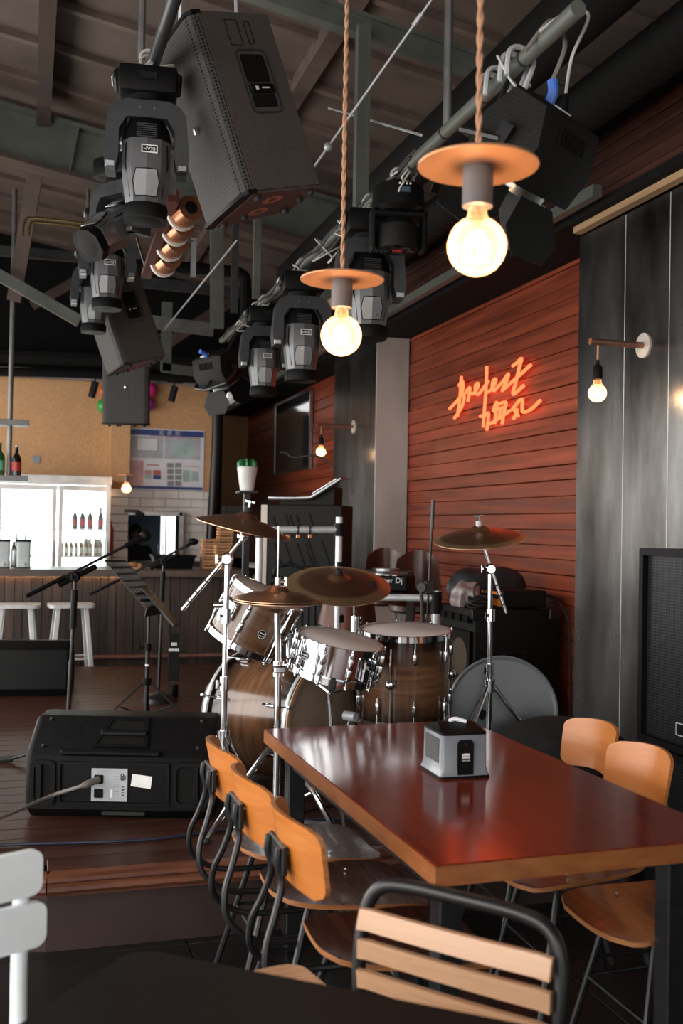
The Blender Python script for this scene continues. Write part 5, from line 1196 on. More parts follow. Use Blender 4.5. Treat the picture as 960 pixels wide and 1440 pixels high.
for x, z in ((-.20, .40), (-.11, .42), (-.08, .42), (-.03, .42), (.06, .44), (-.19, .22), (-.11, .22), (-.02, .22), (.04, .22), (.06, .24), (.16, .24)): g.box((x, .009, z), (.010, .006, .17), RY(-20))
part('slots', g, 'matte_black', t)
for k, x in enumerate((-.18, -.02, .05, .17)): part('slot_foot', G().box((x+.04, .008, .142), (.06, .008, .008)), 'matte_black', t)
lt = thing('laptop_stand', 'black angled device with silver edge lying on top of the equipment case', 'laptop', frame(dd, dnn, ZU, (cs.x, cs.y, DZ+.57)))
part('wedge', G().prism([(-.20, 0), (.20, 0), (.20, .13), (.03, .035), (-.20, .02)], .22, T(0, .28, .0) @ RX(90)), 'black_cab', lt)
part('edge_tube', G().tube(crv([(-.27, .02, .045), (-.10, .02, .045), (.02, .02, .05), (.06, .02, .062), (.18, .02, .135), (.26, .02, .185)], 5), .017, 10), 'alu', lt)
part('lid', G().box((.14, .14, .125), (.27, .24, .014), RY(-31), bev=.004), 'black_gloss', lt); part('deck', G().box((-.12, .14, .055), (.30, .24, .014), bev=.004), 'black_gloss', lt)
part('keyboard', G().box((.13, .14, .134), (.20, .19, .004), RY(-31)), 'alu', lt)
w0 = PD(470, 662, 7.2); solo('device_cable', G().tube(crv([w0, PD(462, 650, 7.2), PD(445, 641, 7.2), PD(425, 642, 7.2), PD(411, 643, 7.2), PD(400, 636, 7.2), PD(393, 637, 7.2)], 5), .007, 6), 'black_cable', 'thin black cable curling up from the angled device', 'cable', org=w0)
def onDJ(x, y, z): return DJM @ Vector((x, y, z))
mxr = thing('mixer', 'black audio mixer with rows of knobs on the equipment desk', 'mixer', DJM @ T(-.04, .07, DZ))
part('case', G().box((0, 0, .05), (.34, .26, .10), bev=.006), 'black_plastic', mxr)
for i in range(7):
    for j in range(4): part('knob', G().cyl((-.14+.047*i, -.08+.05*j, .10), (-.14+.047*i, -.08+.05*j, .122), .009, n=8), ('print_white', 'label_red', 'alu')[(i+j) % 3] if j else 'alu', mxr)
for i in range(5): part('jack', G().cyl((-.12+.06*i, -.131, .05), (-.12+.06*i, -.138, .05), .014, n=10), 'alu', mxr)
pio = thing('dj_controller', 'black DJ controller with white name lettering on the desk corner', 'controller', DJM @ T(.33, .12, DZ))
part('body', G().box((0, 0, .055), (.34, .28, .10), bev=.008), 'black_plastic', pio); part('jog_wheel', G().lathe([(0, .02), (.08, .02), (.09, .005), (.09, 0)], T(0, .02, .105), 28), 'alu', pio)
text('Pioneer Dj', .05, T(.03, -.142, .075) @ RX(90), 'print_white', pio)
for k in range(5): part('key', G().box((-.12+.05*k, -.11, .107), (.03, .02, .008)), 'print_white', pio)
tt = thing('turntable', 'flat silver topped turntable beside the DJ controller', 'turntable', DJM @ T(.26, .42, DZ)); part('plinth', G().box((0, 0, .06), (.36, .20, .12), bev=.006), 'dark_grey', tt); part('platter', G().cyl((0, 0, .12), (0, 0, .135), .095, n=28), 'alu', tt)
hp = thing('headphones', 'black headphones lying on the equipment desk', 'headphones', DJM @ T(-.335, .06, DZ)); part('band', G().tube(crv([(-.09, 0, .04), (-.10, 0, .12), (0, 0, .16), (.10, 0, .12), (.09, 0, .04)], 5), .012, 8), 'black_plastic', hp)
for s_ in (-1, 1): part('ear_cup', G().cyl((.075*s_, 0, .045), (.115*s_, 0, .045), .045, n=18), 'black_plastic', hp)
# ---- leather stools with wire legs
def leather_stool(label, M):
    t = thing('leather_stool', label, 'stool', M, 'brown leather stools behind the drums')
    def back(u, v): a = 2*u-1; w = .20*(1-.25*v); return Vector((w*a, .17-.16*a*a*(1-v*.3)+.04*v, .60+.10*abs(a)*(1-v)+.46*v-.07*v*a*a))
    part('backrest', G().grid(back, 14, 10, .035, (0, 1, 0)), ['leather', 'leather'], t, ang=60)
    part('seat', G().lathe([(0, .60), (.17, .60), (.205, .62), (.20, .655), (.16, .665), (0, .655)], n=28), 'leather', t)
    for sx in (-1, 1):
        for sy in (-1, 1):
            g = G()
            for o in (-.02, .02): g.tube([(.10*sx+o, .09*sy, .60), (.19*sx, .18*sy, .008)], .006, 6)
            part('wire_leg', g, 'alu', t)
    part('foot_ring', G().tube([(.165*math.cos(a), .165*math.sin(a), .22) for a in [2*math.pi*i/20 for i in range(20)]], .006, 6, closed=True), 'alu', t)
    return t
def on_stage(px, D): p = PD(px, 900, D); return Vector((p.x, p.y, STG))
ls = leather_stool('brown leather stool beside the steel column', T(on_stage(541, 8.35)) @ RZ(-15))
p = on_stage(584, 7.65); dup(ls, T(p) @ RZ(-25), 'brown leather stool in front of the plank wall, beside the slim rod stand')
p = on_stage(488, 6.35); dup(ls, T(p) @ RZ(170) @ Matrix.Scale(.9, 4), 'brown leather stool mostly hidden behind the ride cymbal')
# ---- framed screen on the plank wall
Ya, Yb = PX(388, 600, 3.17).y, PX(436, 600, 3.17).y; za, zb_ = PX(436, 656, 3.17).z, PX(436, 549, 3.17).z
tv = thing('wall_screen', 'silver framed glass screen hung on the plank wall', 'screen', (3.19, (Ya+Yb)/2, (za+zb_)/2))
part('panel', G().box((3.175, (Ya+Yb)/2, (za+zb_)/2), (.03, Ya-Yb, zb_-za)), 'screen_glass', tv, True)
part('frame', G().ring(rrect(zb_-za+.05, Ya-Yb+.05, .006), rrect(zb_-za-.01, Ya-Yb-.01, .006), .04, T(3.195, (Ya+Yb)/2, (za+zb_)/2) @ RY(-90)), 'alu', tv, True)
# ---- sconces
def sconce(label, m, L, drop, r=.045):
    t = thing('wall_sconce', label, 'wall lamp', m)
    part('wall_plate', G().cyl((0, 0, 0), (-.012, 0, 0), .062, n=28), 'steel_pale', t); part('arm', G().cyl((-.01, 0, 0), (-L, 0, 0), .0165, n=16), 'copper_dull', t)
    part('arm_end', G().cyl((-L, 0, 0), (-L-.004, 0, 0), .017, n=16), 'copper', t)
    g = G(); n = 20
    for ph in (0, math.pi): g.tube([(-L+.04+.003*math.cos(i*.9+ph), .003*math.sin(i*.9+ph), -.012-drop*i/n) for i in range(n+1)], .0035, 5)
    part('cord', g, 'rope', t)
    part('socket', G().lathe([(.004, .02), (.007, .015), (.008, -.005), (.020, -.012), (.0235, -.02), (.0235, -.075), (.018, -.08), (0, -.08)], T(-L+.04, 0, -drop-.02), 20), 'black_plastic', t)
    bulb(t, T(-L+.04, 0, -drop-.095), r); return t
sconce('wall bulb on a copper arm beside the steel panel seam', PX(906, 486, XC), .30, .085)
sconce('wall bulb on a copper arm in front of the far louvre', PX(498, 600, XC), .36, .085)
# ---- neon sign
ns = thing('neon_sign', 'orange neon script sign glowing on the red plank wall', 'neon sign', PX(695, 555, XW-.02))
strokes = [[(172, 235), (165, 330), (155, 450), (138, 575)], [(150, 315), (178, 275), (185, 330), (165, 400), (120, 460), (72, 508)], [(165, 400), (192, 390), (190, 440), (165, 510), (112, 588)],
 [(205, 375), (240, 330), (238, 380), (225, 448)], [(238, 372), (258, 382), (275, 378), (305, 335), (315, 298), (295, 303), (288, 350), (308, 388), (350, 345), (398, 275)],
 [(385, 150), (382, 260), (375, 400), (365, 520), (355, 665)], [(380, 372), (420, 350), (452, 300), (462, 262), (440, 270), (432, 322), (446, 356), (490, 312), (520, 280), (566, 216), (555, 265), (514, 356)],
 [(514, 356), (640, 245), (755, 140)], [(605, 147), (640, 122), (678, 86), (660, 160), (630, 285), (608, 386), (695, 314)],
 [(330, 572), (372, 566), (398, 546), (396, 610), (385, 690)], [(396, 642), (470, 602), (580, 525)], [(440, 532), (455, 480), (470, 456), (466, 510), (452, 636)], [(470, 478), (545, 455), (528, 545), (515, 636)], [(445, 530), (520, 498)], [(500, 520), (488, 590)],
 [(600, 517), (655, 446), (684, 430), (684, 490), (692, 536), (760, 512), (835, 440)], [(610, 594), (628, 560), (642, 510)], [(618, 520), (652, 570)]]
for sk in strokes:
    pts = crv([PX(620+x/6, 490+y/6, XW-.035) for x, y in sk], 5)
    part('neon_tube', G().tube(pts, .0115, 8), 'neon', ns, True)
    q = pts[len(pts)//2]; part('standoff', G().cyl(q, (XW+.0, q.y, q.z), .004, n=6), 'dark_grey', ns, True)
# ---- small things
q = PD(347, 690, 8.6); t = thing('planter', 'white bucket planter with green leaves on a dark pedestal', 'planter', (q.x, q.y, q.z))
part('pot', G().lathe([(0, 0), (.055, 0), (.085, .19), (.08, .20), (.05, .18), (0, .18)], n=24), 'cooler_white', t)
for k in range(7): a = k*.9; part('leaf', G().sph((.05*math.cos(a), .05*math.sin(a), .22), .04, (1, .35, 1), 8, RZ(math.degrees(a))), 'leaf', t)
part('handle', G().tube(crv([(-.08, 0, .18), (-.05, 0, .24), (.0, 0, .26)], 4), .007, 6), 'print_teal', t)
solo('pedestal', G().box((q.x, q.y, q.z-.012), (.16, .16, .02), bev=.004).box((q.x, q.y, (STG+q.z)/2-.01), (.05, .05, q.z-STG-.024)).box((q.x, q.y, STG+.01), (.24, .24, .018)), 'dark_grey', 'slim dark grey pedestal under the white planter', 'pedestal', org=(q.x, q.y, STG))
# ================================================================== bar
YF = 10.1; BZ = 1.055; bx0, bx1 = -2.2, 2.02
bar = thing('bar_counter', 'long bar counter clad in dark vertical boards', 'bar counter', (.3, YF+.3, 0))
part('carcass', G().box(((bx0+bx1)/2, YF+.33, .49), (bx1-bx0, .56, .98)), 'matte_black', bar, True)
x = bx0
while x < bx1-.01:
    w = random.choice((.075, .09, .10)); w = min(w, bx1-x)
    part('board', G().box((x+w/2, YF+.035+random.uniform(0, .006), .53), (w-.005, .022, .90), bev=.002), 'bar_slat', bar, True); x += w
part('kickboard', G().box(((bx0+bx1)/2, YF+.06, .04), (bx1-bx0, .03, .08)), 'matte_black', bar, True)
top = solo('worktop', G().box(((bx0+bx1)/2+.02, YF+.27, BZ-.035), (bx1-bx0+.1, .74, .07), bev=.006), 'bar_top', 'thick brown wooden bar top along the counter', 'bar top', org=(.3, YF+.27, BZ-.07))
led = solo('led_strip', G().box((-.4, YF-.0, BZ-.0725), (2.6, .02, .004)), 'led_warm', 'warm LED strip glowing under the bar top edge', 'light strip', org=(-.4, YF-.03, BZ-.085))
fr_ = thing('foot_rail', 'brown metal foot rail along the bar front', 'rail', (.3, YF-.12, 0))
part('tube', G().cyl((bx0, YF-.12, .23), (bx1, YF-.12, .23), .022, n=12), 'copper_dull', fr_, True)
for x in (-1.2, -.1, 1.0, 1.9): part('bracket', G().tube([(x, YF-.12, .23), (x, YF+.03, .20)], .010, 6), 'black_metal', fr_, True)
def bar_stool(label, M):
    t = thing('bar_stool', label, 'stool', M, 'white metal bar stools')
    part('seat', G().prism(rrect(.40, .32, .05), .03, T(0, 0, .735)), 'stool_white', t)
    for sx in (-1, 1):
        for sy in (-1, 1): part('leg', G().loft([[Vector((x+sx*a, y+sy*b, z)) for x, y in rrect(.045, .03, .006, 1)] for z, a, b in ((.735, .12, .10), (.0, .19, .16))]), 'stool_white', t)
    part('stretcher', G().tube([(.165, .14, .28), (-.165, .14, .28), (-.165, -.14, .28), (.165, -.14, .28)], .010, 6, closed=True), 'stool_white', t)
    return t
q = PY(100, 845, 9.65); s0 = bar_stool('white metal bar stool beside the black microphone stand', T(q.x, 9.62, 0) @ RZ(4))
q = PY(24, 845, 9.65); dup(s0, T(q.x, 9.62, 0) @ RZ(-3), 'white metal bar stool standing above the dark floor monitor')
# ---- glass door fridge behind the bar
fx0, fx1, fy0, fy1, fz1 = -.95, .865, 11.55, 12.3, 1.975
fg = thing('display_fridge', 'white double glass door fridge lit up inside behind the bar', 'fridge', ((fx0+fx1)/2, (fy0+fy1)/2, 0))
part('back', G().box(((fx0+fx1)/2, fy1-.02, fz1/2), (fx1-fx0, .04, fz1)), 'fridge_white', fg, True)
for x in (fx0+.02, fx1-.02): part('side_wall', G().box((x, (fy0+fy1)/2, fz1/2), (.04, fy1-fy0, fz1)), 'fridge_white', fg, True)
part('crown', G().box(((fx0+fx1)/2, (fy0+fy1)/2-.01, fz1-.02), (fx1-fx0+.02, fy1-fy0+.03, .10), bev=.006), 'fridge_white', fg, True)
part('base', G().box(((fx0+fx1)/2, (fy0+fy1)/2, .25), (fx1-fx0, fy1-fy0, .5)), 'fridge_white', fg, True)
part('light_panel', G().box(((fx0+fx1)/2, fy1-.05, 1.25), (fx1-fx0-.12, .015, 1.22)), 'fridge_led', fg, True, label='glowing white light panel')
xm_ = .15
for a, b in ((fx0, -.33), (-.32, .30), (.31, fx1)):
    d_ = part('door', G().ring(rrect(b-a-.012, fz1-.60, .008), rrect(b-a-.10, fz1-.70, .008), .04, T((a+b)/2, fy0+.0, (.52+fz1-.08)/2) @ RX(90)), 'fridge_white', fg, True)
    part('pane', G().box(((a+b)/2, fy0-.015, (.52+fz1-.08)/2), (b-a-.09, .006, fz1-.69)), 'pane', d_, True)
    part('handle', G().box((b-.035, fy0-.055, 1.15), (.015, .02, .30), bev=.004), 'alu', d_, True)
for z in (1.12, 1.42): part('shelf', G().box(((fx0+fx1)/2, (fy0+fy1)/2, z), (fx1-fx0-.10, fy1-fy0-.25, .015)), 'fridge_white', fg, True)
def bottle(name, label, p, h, r, m, lab_m=None, group=None, cap='label_red'):
    t = thing(name, label, 'bottle', p, group)
    part('glass', G().lathe([(0, 0), (r, .002), (r, h*.55), (r*.75, h*.66), (r*.36, h*.75), (r*.34, h*.95), (0, h*.95)], n=16), m, t)
    if lab_m: part('paper_label', G().lathe([(r+.001, h*.15), (r+.001, h*.45)], n=16), lab_m, t)
    part('cap', G().cyl((0, 0, h*.95), (0, 0, h), r*.38, n=10), cap, t); return t
fb = None
for k in range(9):
    p = (.36+.052*k, fy0+.22, 1.1275)
    M = T(p)
    if fb is None: fb = bottle('fridge_bottle', 'small amber bottle in the row on the fridge shelf', M, .21, .021, 'bottle_amber', 'label_cream', 'bottles inside the fridge')
    else: dup(fb, M)
db = bottle('fridge_bottle', 'dark bottle on the upper fridge shelf', T(.58, fy0+.24, 1.4275), .24, .03, 'bottle_dark', 'label_red', 'dark bottles inside the fridge')
for p in ((.66, fy0+.22, 1.4275), (.775, fy0+.24, 1.4275), (.50, fy0+.28, 1.4275), (-.11, fy0+.22, 1.1275), (-.02, fy0+.26, 1.1275)): dup(db, T(p), 'dark bottle on the upper fridge shelf' if p[2] > 1.3 else 'dark bottle standing on the lower fridge shelf')
for k, p in enumerate(((.64, fy0+.37, 1.1275), (.76, fy0+.37, 1.1275))):
    solo('jar', G().lathe([(0, 0), (.045, .0), (.05, .03), (.05, .14), (.035, .17), (.035, .19), (0, .19)], T(p), 18), 'bottle_clear', 'clear glass jar at the end of the fridge shelf', 'jar', 'jars inside the fridge', org=p)
# ---- things on the bar top
def on_bar(px, dy=.25): q = PY(px, 790, YF+dy); return Vector((q.x, q.y, BZ))
for k, (px, lab_) in enumerate(((4, 'clear drink dispenser at the fridge end of the bar top'), (33, 'clear drink dispenser with tall tap on the bar top'))):
    p = on_bar(px, .2); t = thing('drink_dispenser', lab_, 'dispenser', p)
    part('tank', G().prism(rrect(.13, .13, .02), .24, T(0, 0, .01)), 'bottle_clear', t); part('lid', G().box((0, 0, .262), (.14, .14, .024), bev=.006), 'black_plastic', t); part('foot', G().box((0, 0, .005), (.13, .13, .01)), 'black_plastic', t)
    part('tap', G().cyl((0, -.065, .04), (0, -.10, .04), .012, n=10), 'alu', t)
p = on_bar(18, .37); solo('steel_shaker', G().lathe([(0, 0), (.035, 0), (.042, .15), (.036, .19), (.02, .22), (.02, .25), (0, .25)], T(p), 20), 'chrome', 'steel cocktail shaker between the drink dispensers', 'shaker', org=p)
p = on_bar(243, .3); t = thing('bar_tray', 'black plastic tub with folded rim on the bar top', 'tub', p)
part('tub', G().loft([[Vector((x, y, z)) for x, y in rrect(a, b, .03)] for z, a, b in ((0, .36, .22), (.12, .42, .27), (.122, .45, .30), (.135, .45, .30), (.135, .41, .26), (.03, .36, .22))]), 'black_plastic', t)
for k in range(2): part('tongs', G().tube([(-.12+.03*k, .02, .06), (-.15+.05*k, .05, .24)], .004, 6), 'black_metal', t)
p = on_bar(188, .12); solo('bread_board', G().prism(rrect(.20, .10, .03), .02, T(p)).sph(p+Vector((-.02, 0, .04)), .04, (1.8, 1, .6), 8).sph(p+Vector((.06, 0, .035)), .03, (1, 1, .7), 8), 'crate_wood', 'small wooden board with bread rolls on the bar top', 'board', org=p)
def crate(label, M):
    t = thing('wooden_crate', label, 'crate', M, 'small wooden crates on the bar')
    for z in (.012, .045): 
        for sy in (-1, 1): part('slat', G().box((0, .07*sy, z), (.20, .012, .02)), 'crate_wood', t)
        for sx in (-1, 1): part('slat', G().box((.094*sx, 0, z), (.012, .14, .02)), 'crate_wood', t)
    for sx in (-1, 1):
        for sy in (-1, 1): part('corner_post', G().box((.085*sx, .058*sy, .03), (.015, .015, .06)), 'crate_wood', t)
    part('base', G().box((0, 0, .004), (.19, .13, .006)), 'crate_wood', t)
    return t
c0 = None
cx0 = on_bar(300, .25)
stack = [(.02, 0, 7, 'in the tall back stack'), (-.14, .0, 5, 'in the middle stack'), (-.03, -.175, 4, 'in the front stack')]
for dx_, dy_, n, nm in stack:
    for k in range(n):
        M = T(cx0.x+.10+dx_+random.uniform(-.006, .006), cx0.y+dy_+.06, BZ+.0605*k) @ RZ(random.uniform(-2, 2)) @ Matrix.Diagonal((.74, 1, 1, 1))
        pos = ['bottom', 'second', 'third', 'fourth', 'fifth', 'sixth', 'seventh'][k]
        lb_ = f'small wooden crate {nm}, {pos} from the bar top' if k else f'small wooden crate {nm}, lowest one on the bar top'
        if c0 is None: c0 = crate(lb_, M)
        else: dup(c0, M, lb_)
# shelf unit at the bar end with menus
p = Vector((bx1+.255, YF+.25, 0)); t = thing('end_shelf', 'black open shelf at the bar end holding menus', 'shelf', p)
for z in (.03, .45, .80, 1.04): part('board', G().box((0, 0, z), (.36, .40, .02)), 'black_plastic', t)
for sx in (-1, 1): part('side', G().box((.17*sx, 0, .53), (.02, .40, 1.05)), 'black_plastic', t)
for k in range(4): solo('menu_book', G().box((p.x-.08+.05*k, p.y-.1, .81+.10), (.035, .2, .19), bev=.003), ('print_teal', 'label_cream', 'black_plastic', 'crate_wood')[k], ['teal menu book on the end shelf', 'cream menu book on the end shelf', 'black menu book on the end shelf', 'tan menu book on the end shelf'][k], 'book', 'menus on the end shelf', org=(p.x-.08+.05*k, p.y-.1, .81))
for k in range(3): solo('menu_book', G().box((p.x-.02, p.y-.05, 1.062+.024*k), (.24, .30, .022), RZ(8-7*k), bev=.003), ('black_plastic', 'label_cream', 'print_grey')[k], ['black menu lying lowest on top of the end shelf', 'cream menu lying in the middle on top of the end shelf', 'grey menu lying uppermost on top of the end shelf'][k], 'book', 'menus on the end shelf', org=(p.x, p.y, 1.05+.024*k))
# ---- hanging bottle rack
hp_ = PY(14, 600, 9.75); zt = PY(10, 668, 9.75).z; zm = PY(10, 590, 9.75).z
t = thing('bottle_rack', 'grey hanging rack with two shelves over the bar', 'rack', (hp_.x, 9.75, zt))
part('pole', G().cyl((hp_.x, 9.75, zt-.02), (hp_.x, 9.75, 4.5), .022, n=12), 'grey_steel', t, True)
for z, w in ((zt-.03, 1.0), (zm-.03, 1.02)): part('shelf', G().box((hp_.x+.165-w/2, 9.75, z), (w, .22, .05), bev=.004), 'grey_steel', t, True)
bottle('bottle', 'black liqueur bottle with red seal on the hanging rack', (PY(23, 660, 9.70).x, 9.72, zt-.004), .27, .042, 'bottle_dark', 'label_red', 'bottles on the hanging rack', 'label_cream')
bottle('bottle', 'green bottle with pale green label on the hanging rack', (PY(-1, 660, 9.70).x, 9.72, zt-.004), .29, .046, 'bottle_green', 'label_green', 'bottles on the hanging rack', 'bottle_green')
# ---- notice board
a, b = PY(181, 601, YB-.03), PY(286, 691, YB-.03); nw, nh = b.x-a.x, a.z-b.z; nc = ((a.x+b.x)/2, YB-.03, (a.z+b.z)/2)
nb = thing('notice_board', 'laminated white notice board with blue bands on the cork wall', 'notice board', nc)
part('sheet', G().box((0, 0, 0), (nw, .012, nh), bev=.003), 'paper_white', nb)
part('blue_band', G().box((0, -.007, nh/2-.05), (nw-.02, .002, .07)), 'print_blue', nb); part('blue_band', G().box((0, -.007, -nh/2+.03), (nw-.02, .002, .035)), 'print_blue', nb)
part('red_line', G().box((.1, -.0075, nh/2-.095), (nw-.3, .002, .012)), 'print_pink', nb)
text('公  示  栏', .062, T(.03, -.0085, nh/2-.05) @ RX(90), 'print_white', nb)
u = lambda px, py: (PY(px, py, YB-.03).x-nc[0], PY(px, py, YB-.03).z-nc[2])
def sheet(x0, y0, x1, y1, m, o, nm):
    p, q = u(x0, y0), u(x1, y1); return part(nm, G().box(((p[0]+q[0])/2, -.007-o, (p[1]+q[1])/2), (abs(q[0]-p[0]), .002, abs(q[1]-p[1]))), m, nb)
sheet(184, 613, 229, 645, 'print_line', 0, 'pocket'); sheet(232, 613, 281, 647, 'print_line', 0, 'pocket')
p, q = u(192, 615), u(222, 635); g = G().ring(rrect(q[0]-p[0], p[1]-q[1], .004), rrect(q[0]-p[0]-.012, p[1]-q[1]-.012, .003), .002, T((p[0]+q[0])/2, -.009, (p[1]+q[1])/2) @ RX(90)); part('certificate_border', g, 'print_grey', nb)
sheet(193, 616, 221, 634, 'paper_white', .0006, 'certificate'); sheet(242, 622, 271, 642, 'print_teal', .001, 'certificate'); sheet(183, 647, 201, 683, 'print_pink', .001, 'flyer')
for x0, x1 in ((235, 244), (246, 255)):
    for r_ in range(4): sheet(x0, 651+8.5*r_, x1, 658+8.5*r_, 'print_grey', .001, 'photo')
for x0, x1, m in ((203, 213, 'print_pink'), (215, 226, 'print_red')): sheet(x0, 661, x1, 668, m, .001, 'photo'); sheet(x0, 668, x1, 674, 'print_blue' if m == 'print_red' else 'print_teal', .001, 'photo')
sheet(257, 661, 267, 678, 'print_teal', .001, 'photo'); sheet(269, 663, 279, 677, 'print_teal', .001, 'photo'); sheet(206, 653, 224, 655, 'print_red', .001, 'heading'); sheet(258, 655, 280, 657, 'print_pink', .001, 'heading')
# ---- small wall things
q = PY(51, 646, YB-.03); solo('wall_switch', G().box(q, (.085, .014, .085), bev=.003), 'print_grey', 'grey square switch plate on the cork wall', 'switch', org=q)
for k, (px, lab_) in enumerate(((131, 'black track spotlight beside the orange balloon'), (243, 'black track spotlight above the notice board'))):
    q = PY(px, 556, 12.05); q.z = 3.17-.155; t = thing('track_light', lab_, 'spotlight', q, 'track lights on the wall rail')
    part('barrel', G().cyl((-.02, 0, -.09), (.025, 0, .09), .042, n=16), 'black_metal', t); part('arm', G().cyl((.02, 0, .06), (.02, .05, .15), .010, n=8), 'black_metal', t)
    part('adapter', G().box((.03, .05, .145), (.18, .05, .03)), 'dark_grey', t)
for px, py, m, lab_ in ((149, 550, 'balloon_orange', 'orange balloon pinned on the cork wall'), (147, 571, 'balloon_green', 'green balloon under the orange one'), (210, 548, 'balloon_pink', 'pink balloon beside the hung loudspeaker'), (207, 568, 'balloon_purple', 'purple balloon under the pink one')):
    q = PY(px, py, YB-.14); t = thing('balloon', lab_, 'balloon', q, 'party balloons on the cork wall'); part('skin', G().sph((0, 0, 0), .085, (1.05, .95, 1.06), 14), m, t); part('knot', G().cyl((0, 0, -.088), (0, 0, -.108), .006, .014, n=8), m, t)
q = PY(178, 668, 11.2); pt = pendant('small pendant bulb hanging in front of the notice board', Vector(q)+Vector((0, 0, .0)), .82, ZR(q.x), False)
q = PY(193, 721, 12.1); t = thing('wall_camera', 'small dark camera on a bracket above the kitchen hatch', 'camera', q); part('body', G().cyl((0, 0, 0), (.06, -.05, -.03), .032, n=14), 'dark_grey', t); part('bracket', G().box((-.06, .05, .02), (.16, .05, .03)), 'black_metal', t)
solo('extinguisher', G().lathe([(0, .0), (.033, .0), (.036, .03), (.036, .30), (.02, .35), (.010, .37), (.010, .41), (0, .41)], T(.915, 12.172, 1.12), 16), 'label_red', 'red cylinder between the fridge and the tiled pier', 'extinguisher', org=(.915, 12.172, 1.12))
# back counter carries it
solo('back_counter', G().box((1.53, 12.05, 1.04), (.78, .29, .06)).box((1.53, 12.1, .5), (.74, .2, 1.0)), 'dark_grey', 'dark counter below the kitchen hatch', 'counter', org=(1.45, 12.1, 0))
part_door = thing('kitchen_cabinet', 'pale steel cabinet standing in the kitchen', 'cabinet', (.70, 14.4, 0)); part('body', G().box((0, 0, .95), (.30, .5, 1.9), bev=.006), 'fridge_white', part_door); part('door', G().box((0, -.255, .95), (.27, .014, 1.8), bev=.003), 'alu', part_door)
# ---- person in the kitchen hatch
ph = PY(191, 752, 13.1); px_ = ph.x
person = thing('person', 'person in a black shirt and dark cap behind the kitchen hatch', 'person', T(px_, 13.12, 0) @ RZ(12))
hz = ph.z      # head centre height
me = bpy.data.meshes.new('body'); S = hz-1.55
J = {'pelvis': (0, 0, .95, .15), 'waist': (0, 0, 1.08, .14), 'chest': (0, .0, 1.27, .155), 'neckb': (0, 0, 1.40, .075), 'neck': (0, -.01, 1.455, .052), 'sl': (.155, 0, 1.36, .07), 'sr': (-.155, 0, 1.36, .07), 'el': (.22, -.06, 1.12, .05), 'er': (-.22, -.06, 1.12, .05),
     'wl': (.17, -.26, 1.06, .034), 'wr': (-.17, -.26, 1.06, .034), 'hl': (.09, 0, .90, .10), 'hr': (-.09, 0, .90, .10), 'kl': (.10, -.01, .50, .07), 'kr': (-.10, -.01, .50, .07), 'al': (.10, .02, .09, .045), 'ar': (-.10, .02, .09, .045), 'fl': (.11, -.14, .04, .04), 'fr': (-.11, -.14, .04, .04)}
for s_, sg_ in (('l', 1), ('r', -1)):
    J['p'+s_] = (.15*sg_, -.33, 1.055, .030)
    for i_, (ox, ln) in enumerate(((-.03, .065), (-.01, .078), (.012, .075), (.032, .055))):
        J[f'f{i_}{s_}'] = ((.15+ox)*sg_, -.33-ln*.55, 1.05, .009); J[f'g{i_}{s_}'] = ((.15+ox)*sg_, -.33-ln, 1.03, .008)
    J['t'+s_] = ((.15-.05)*sg_, -.34, 1.045, .010); J['u'+s_] = ((.15-.065)*sg_, -.375, 1.035, .009)
names = list(J); E_ = [('pelvis', 'waist'), ('waist', 'chest'), ('chest', 'neckb'), ('neckb', 'neck'), ('chest', 'sl'), ('chest', 'sr'), ('sl', 'el'), ('sr', 'er'), ('el', 'wl'), ('er', 'wr'), ('pelvis', 'hl'), ('pelvis', 'hr'), ('hl', 'kl'), ('hr', 'kr'), ('kl', 'al'), ('kr', 'ar'), ('al', 'fl'), ('ar', 'fr')]
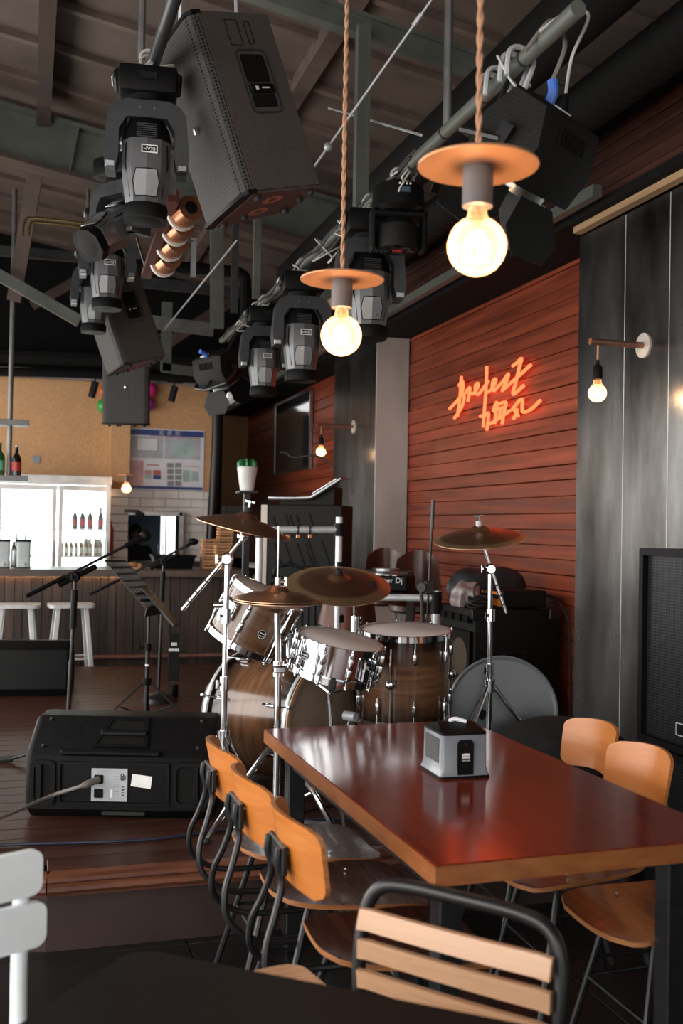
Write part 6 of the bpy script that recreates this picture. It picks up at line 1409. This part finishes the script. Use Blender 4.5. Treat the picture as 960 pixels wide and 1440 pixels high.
for s_ in 'lr':
    E_ += [('w'+s_, 'p'+s_), ('p'+s_, 't'+s_), ('t'+s_, 'u'+s_)]
    for i_ in range(4): E_ += [('p'+s_, f'f{i_}{s_}'), (f'f{i_}{s_}', f'g{i_}{s_}')]
me.from_pydata([(J[n][0], J[n][1], J[n][2]+S) for n in names], [(names.index(a), names.index(b)) for a, b in E_], [])
body = put('body', me, person); sk = body.modifiers.new('skin', 'SKIN'); sub = body.modifiers.new('sub', 'SUBSURF'); sub.levels = sub.render_levels = 1
for i, n in enumerate(names): me.skin_vertices[0].data[i].radius = (J[n][3], J[n][3]*(.72 if n in ('chest', 'waist', 'pelvis') else 1))
me.skin_vertices[0].data[0].use_root = True
bpy.context.view_layer.update(); bme = bpy.data.meshes.new_from_object(body.evaluated_get(bpy.context.evaluated_depsgraph_get())); body.modifiers.clear(); body.data = bme
bme.materials.clear(); bme.materials.append(MT['tshirt']); bme.materials.append(MT['skin'])
for p in bme.polygons:
    c = p.center; p.use_smooth = True
    if c.z > 1.43+S or (abs(c.x) > .14 and c.y < -.10 and c.z > .98+S): p.material_index = 1
g = G().sph((0, 0, hz), .10, (.80, .95, 1.18), 16)
for v in g.bm.verts:
    if v.co.z < hz-.04: v.co.x *= .86
g.sph((0, -.098, hz-.012), .018, (.7, 1, 1.2), 8); g.sph((.078, .01, hz-.005), .022, (.4, .8, 1.3), 8); g.sph((-.078, .01, hz-.005), .022, (.4, .8, 1.3), 8)
hd = part('head', g, 'skin', person)
part('mouth', G().sph((0, -.086, hz-.058), .02, (1, .3, .25), 8), 'label_red', hd)
for s_ in (-1, 1): part('eye', G().sph((.03*s_, -.087, hz+.012), .011, (1.2, .5, .7), 8), 'hair', hd)
g = G().sph((0, .012, hz+.03), .107, (.84, 1.0, 1.05), 14)
for v in list(g.bm.verts):
    if v.co.z < hz+.02 and v.co.y < .02: v.co.z = hz+.035
part('hair', g, 'hair', hd); part('cap_brim', G().prism(rrect(.13, .08, .03), .008, T(0, -.115, hz+.055)), 'hair', hd)
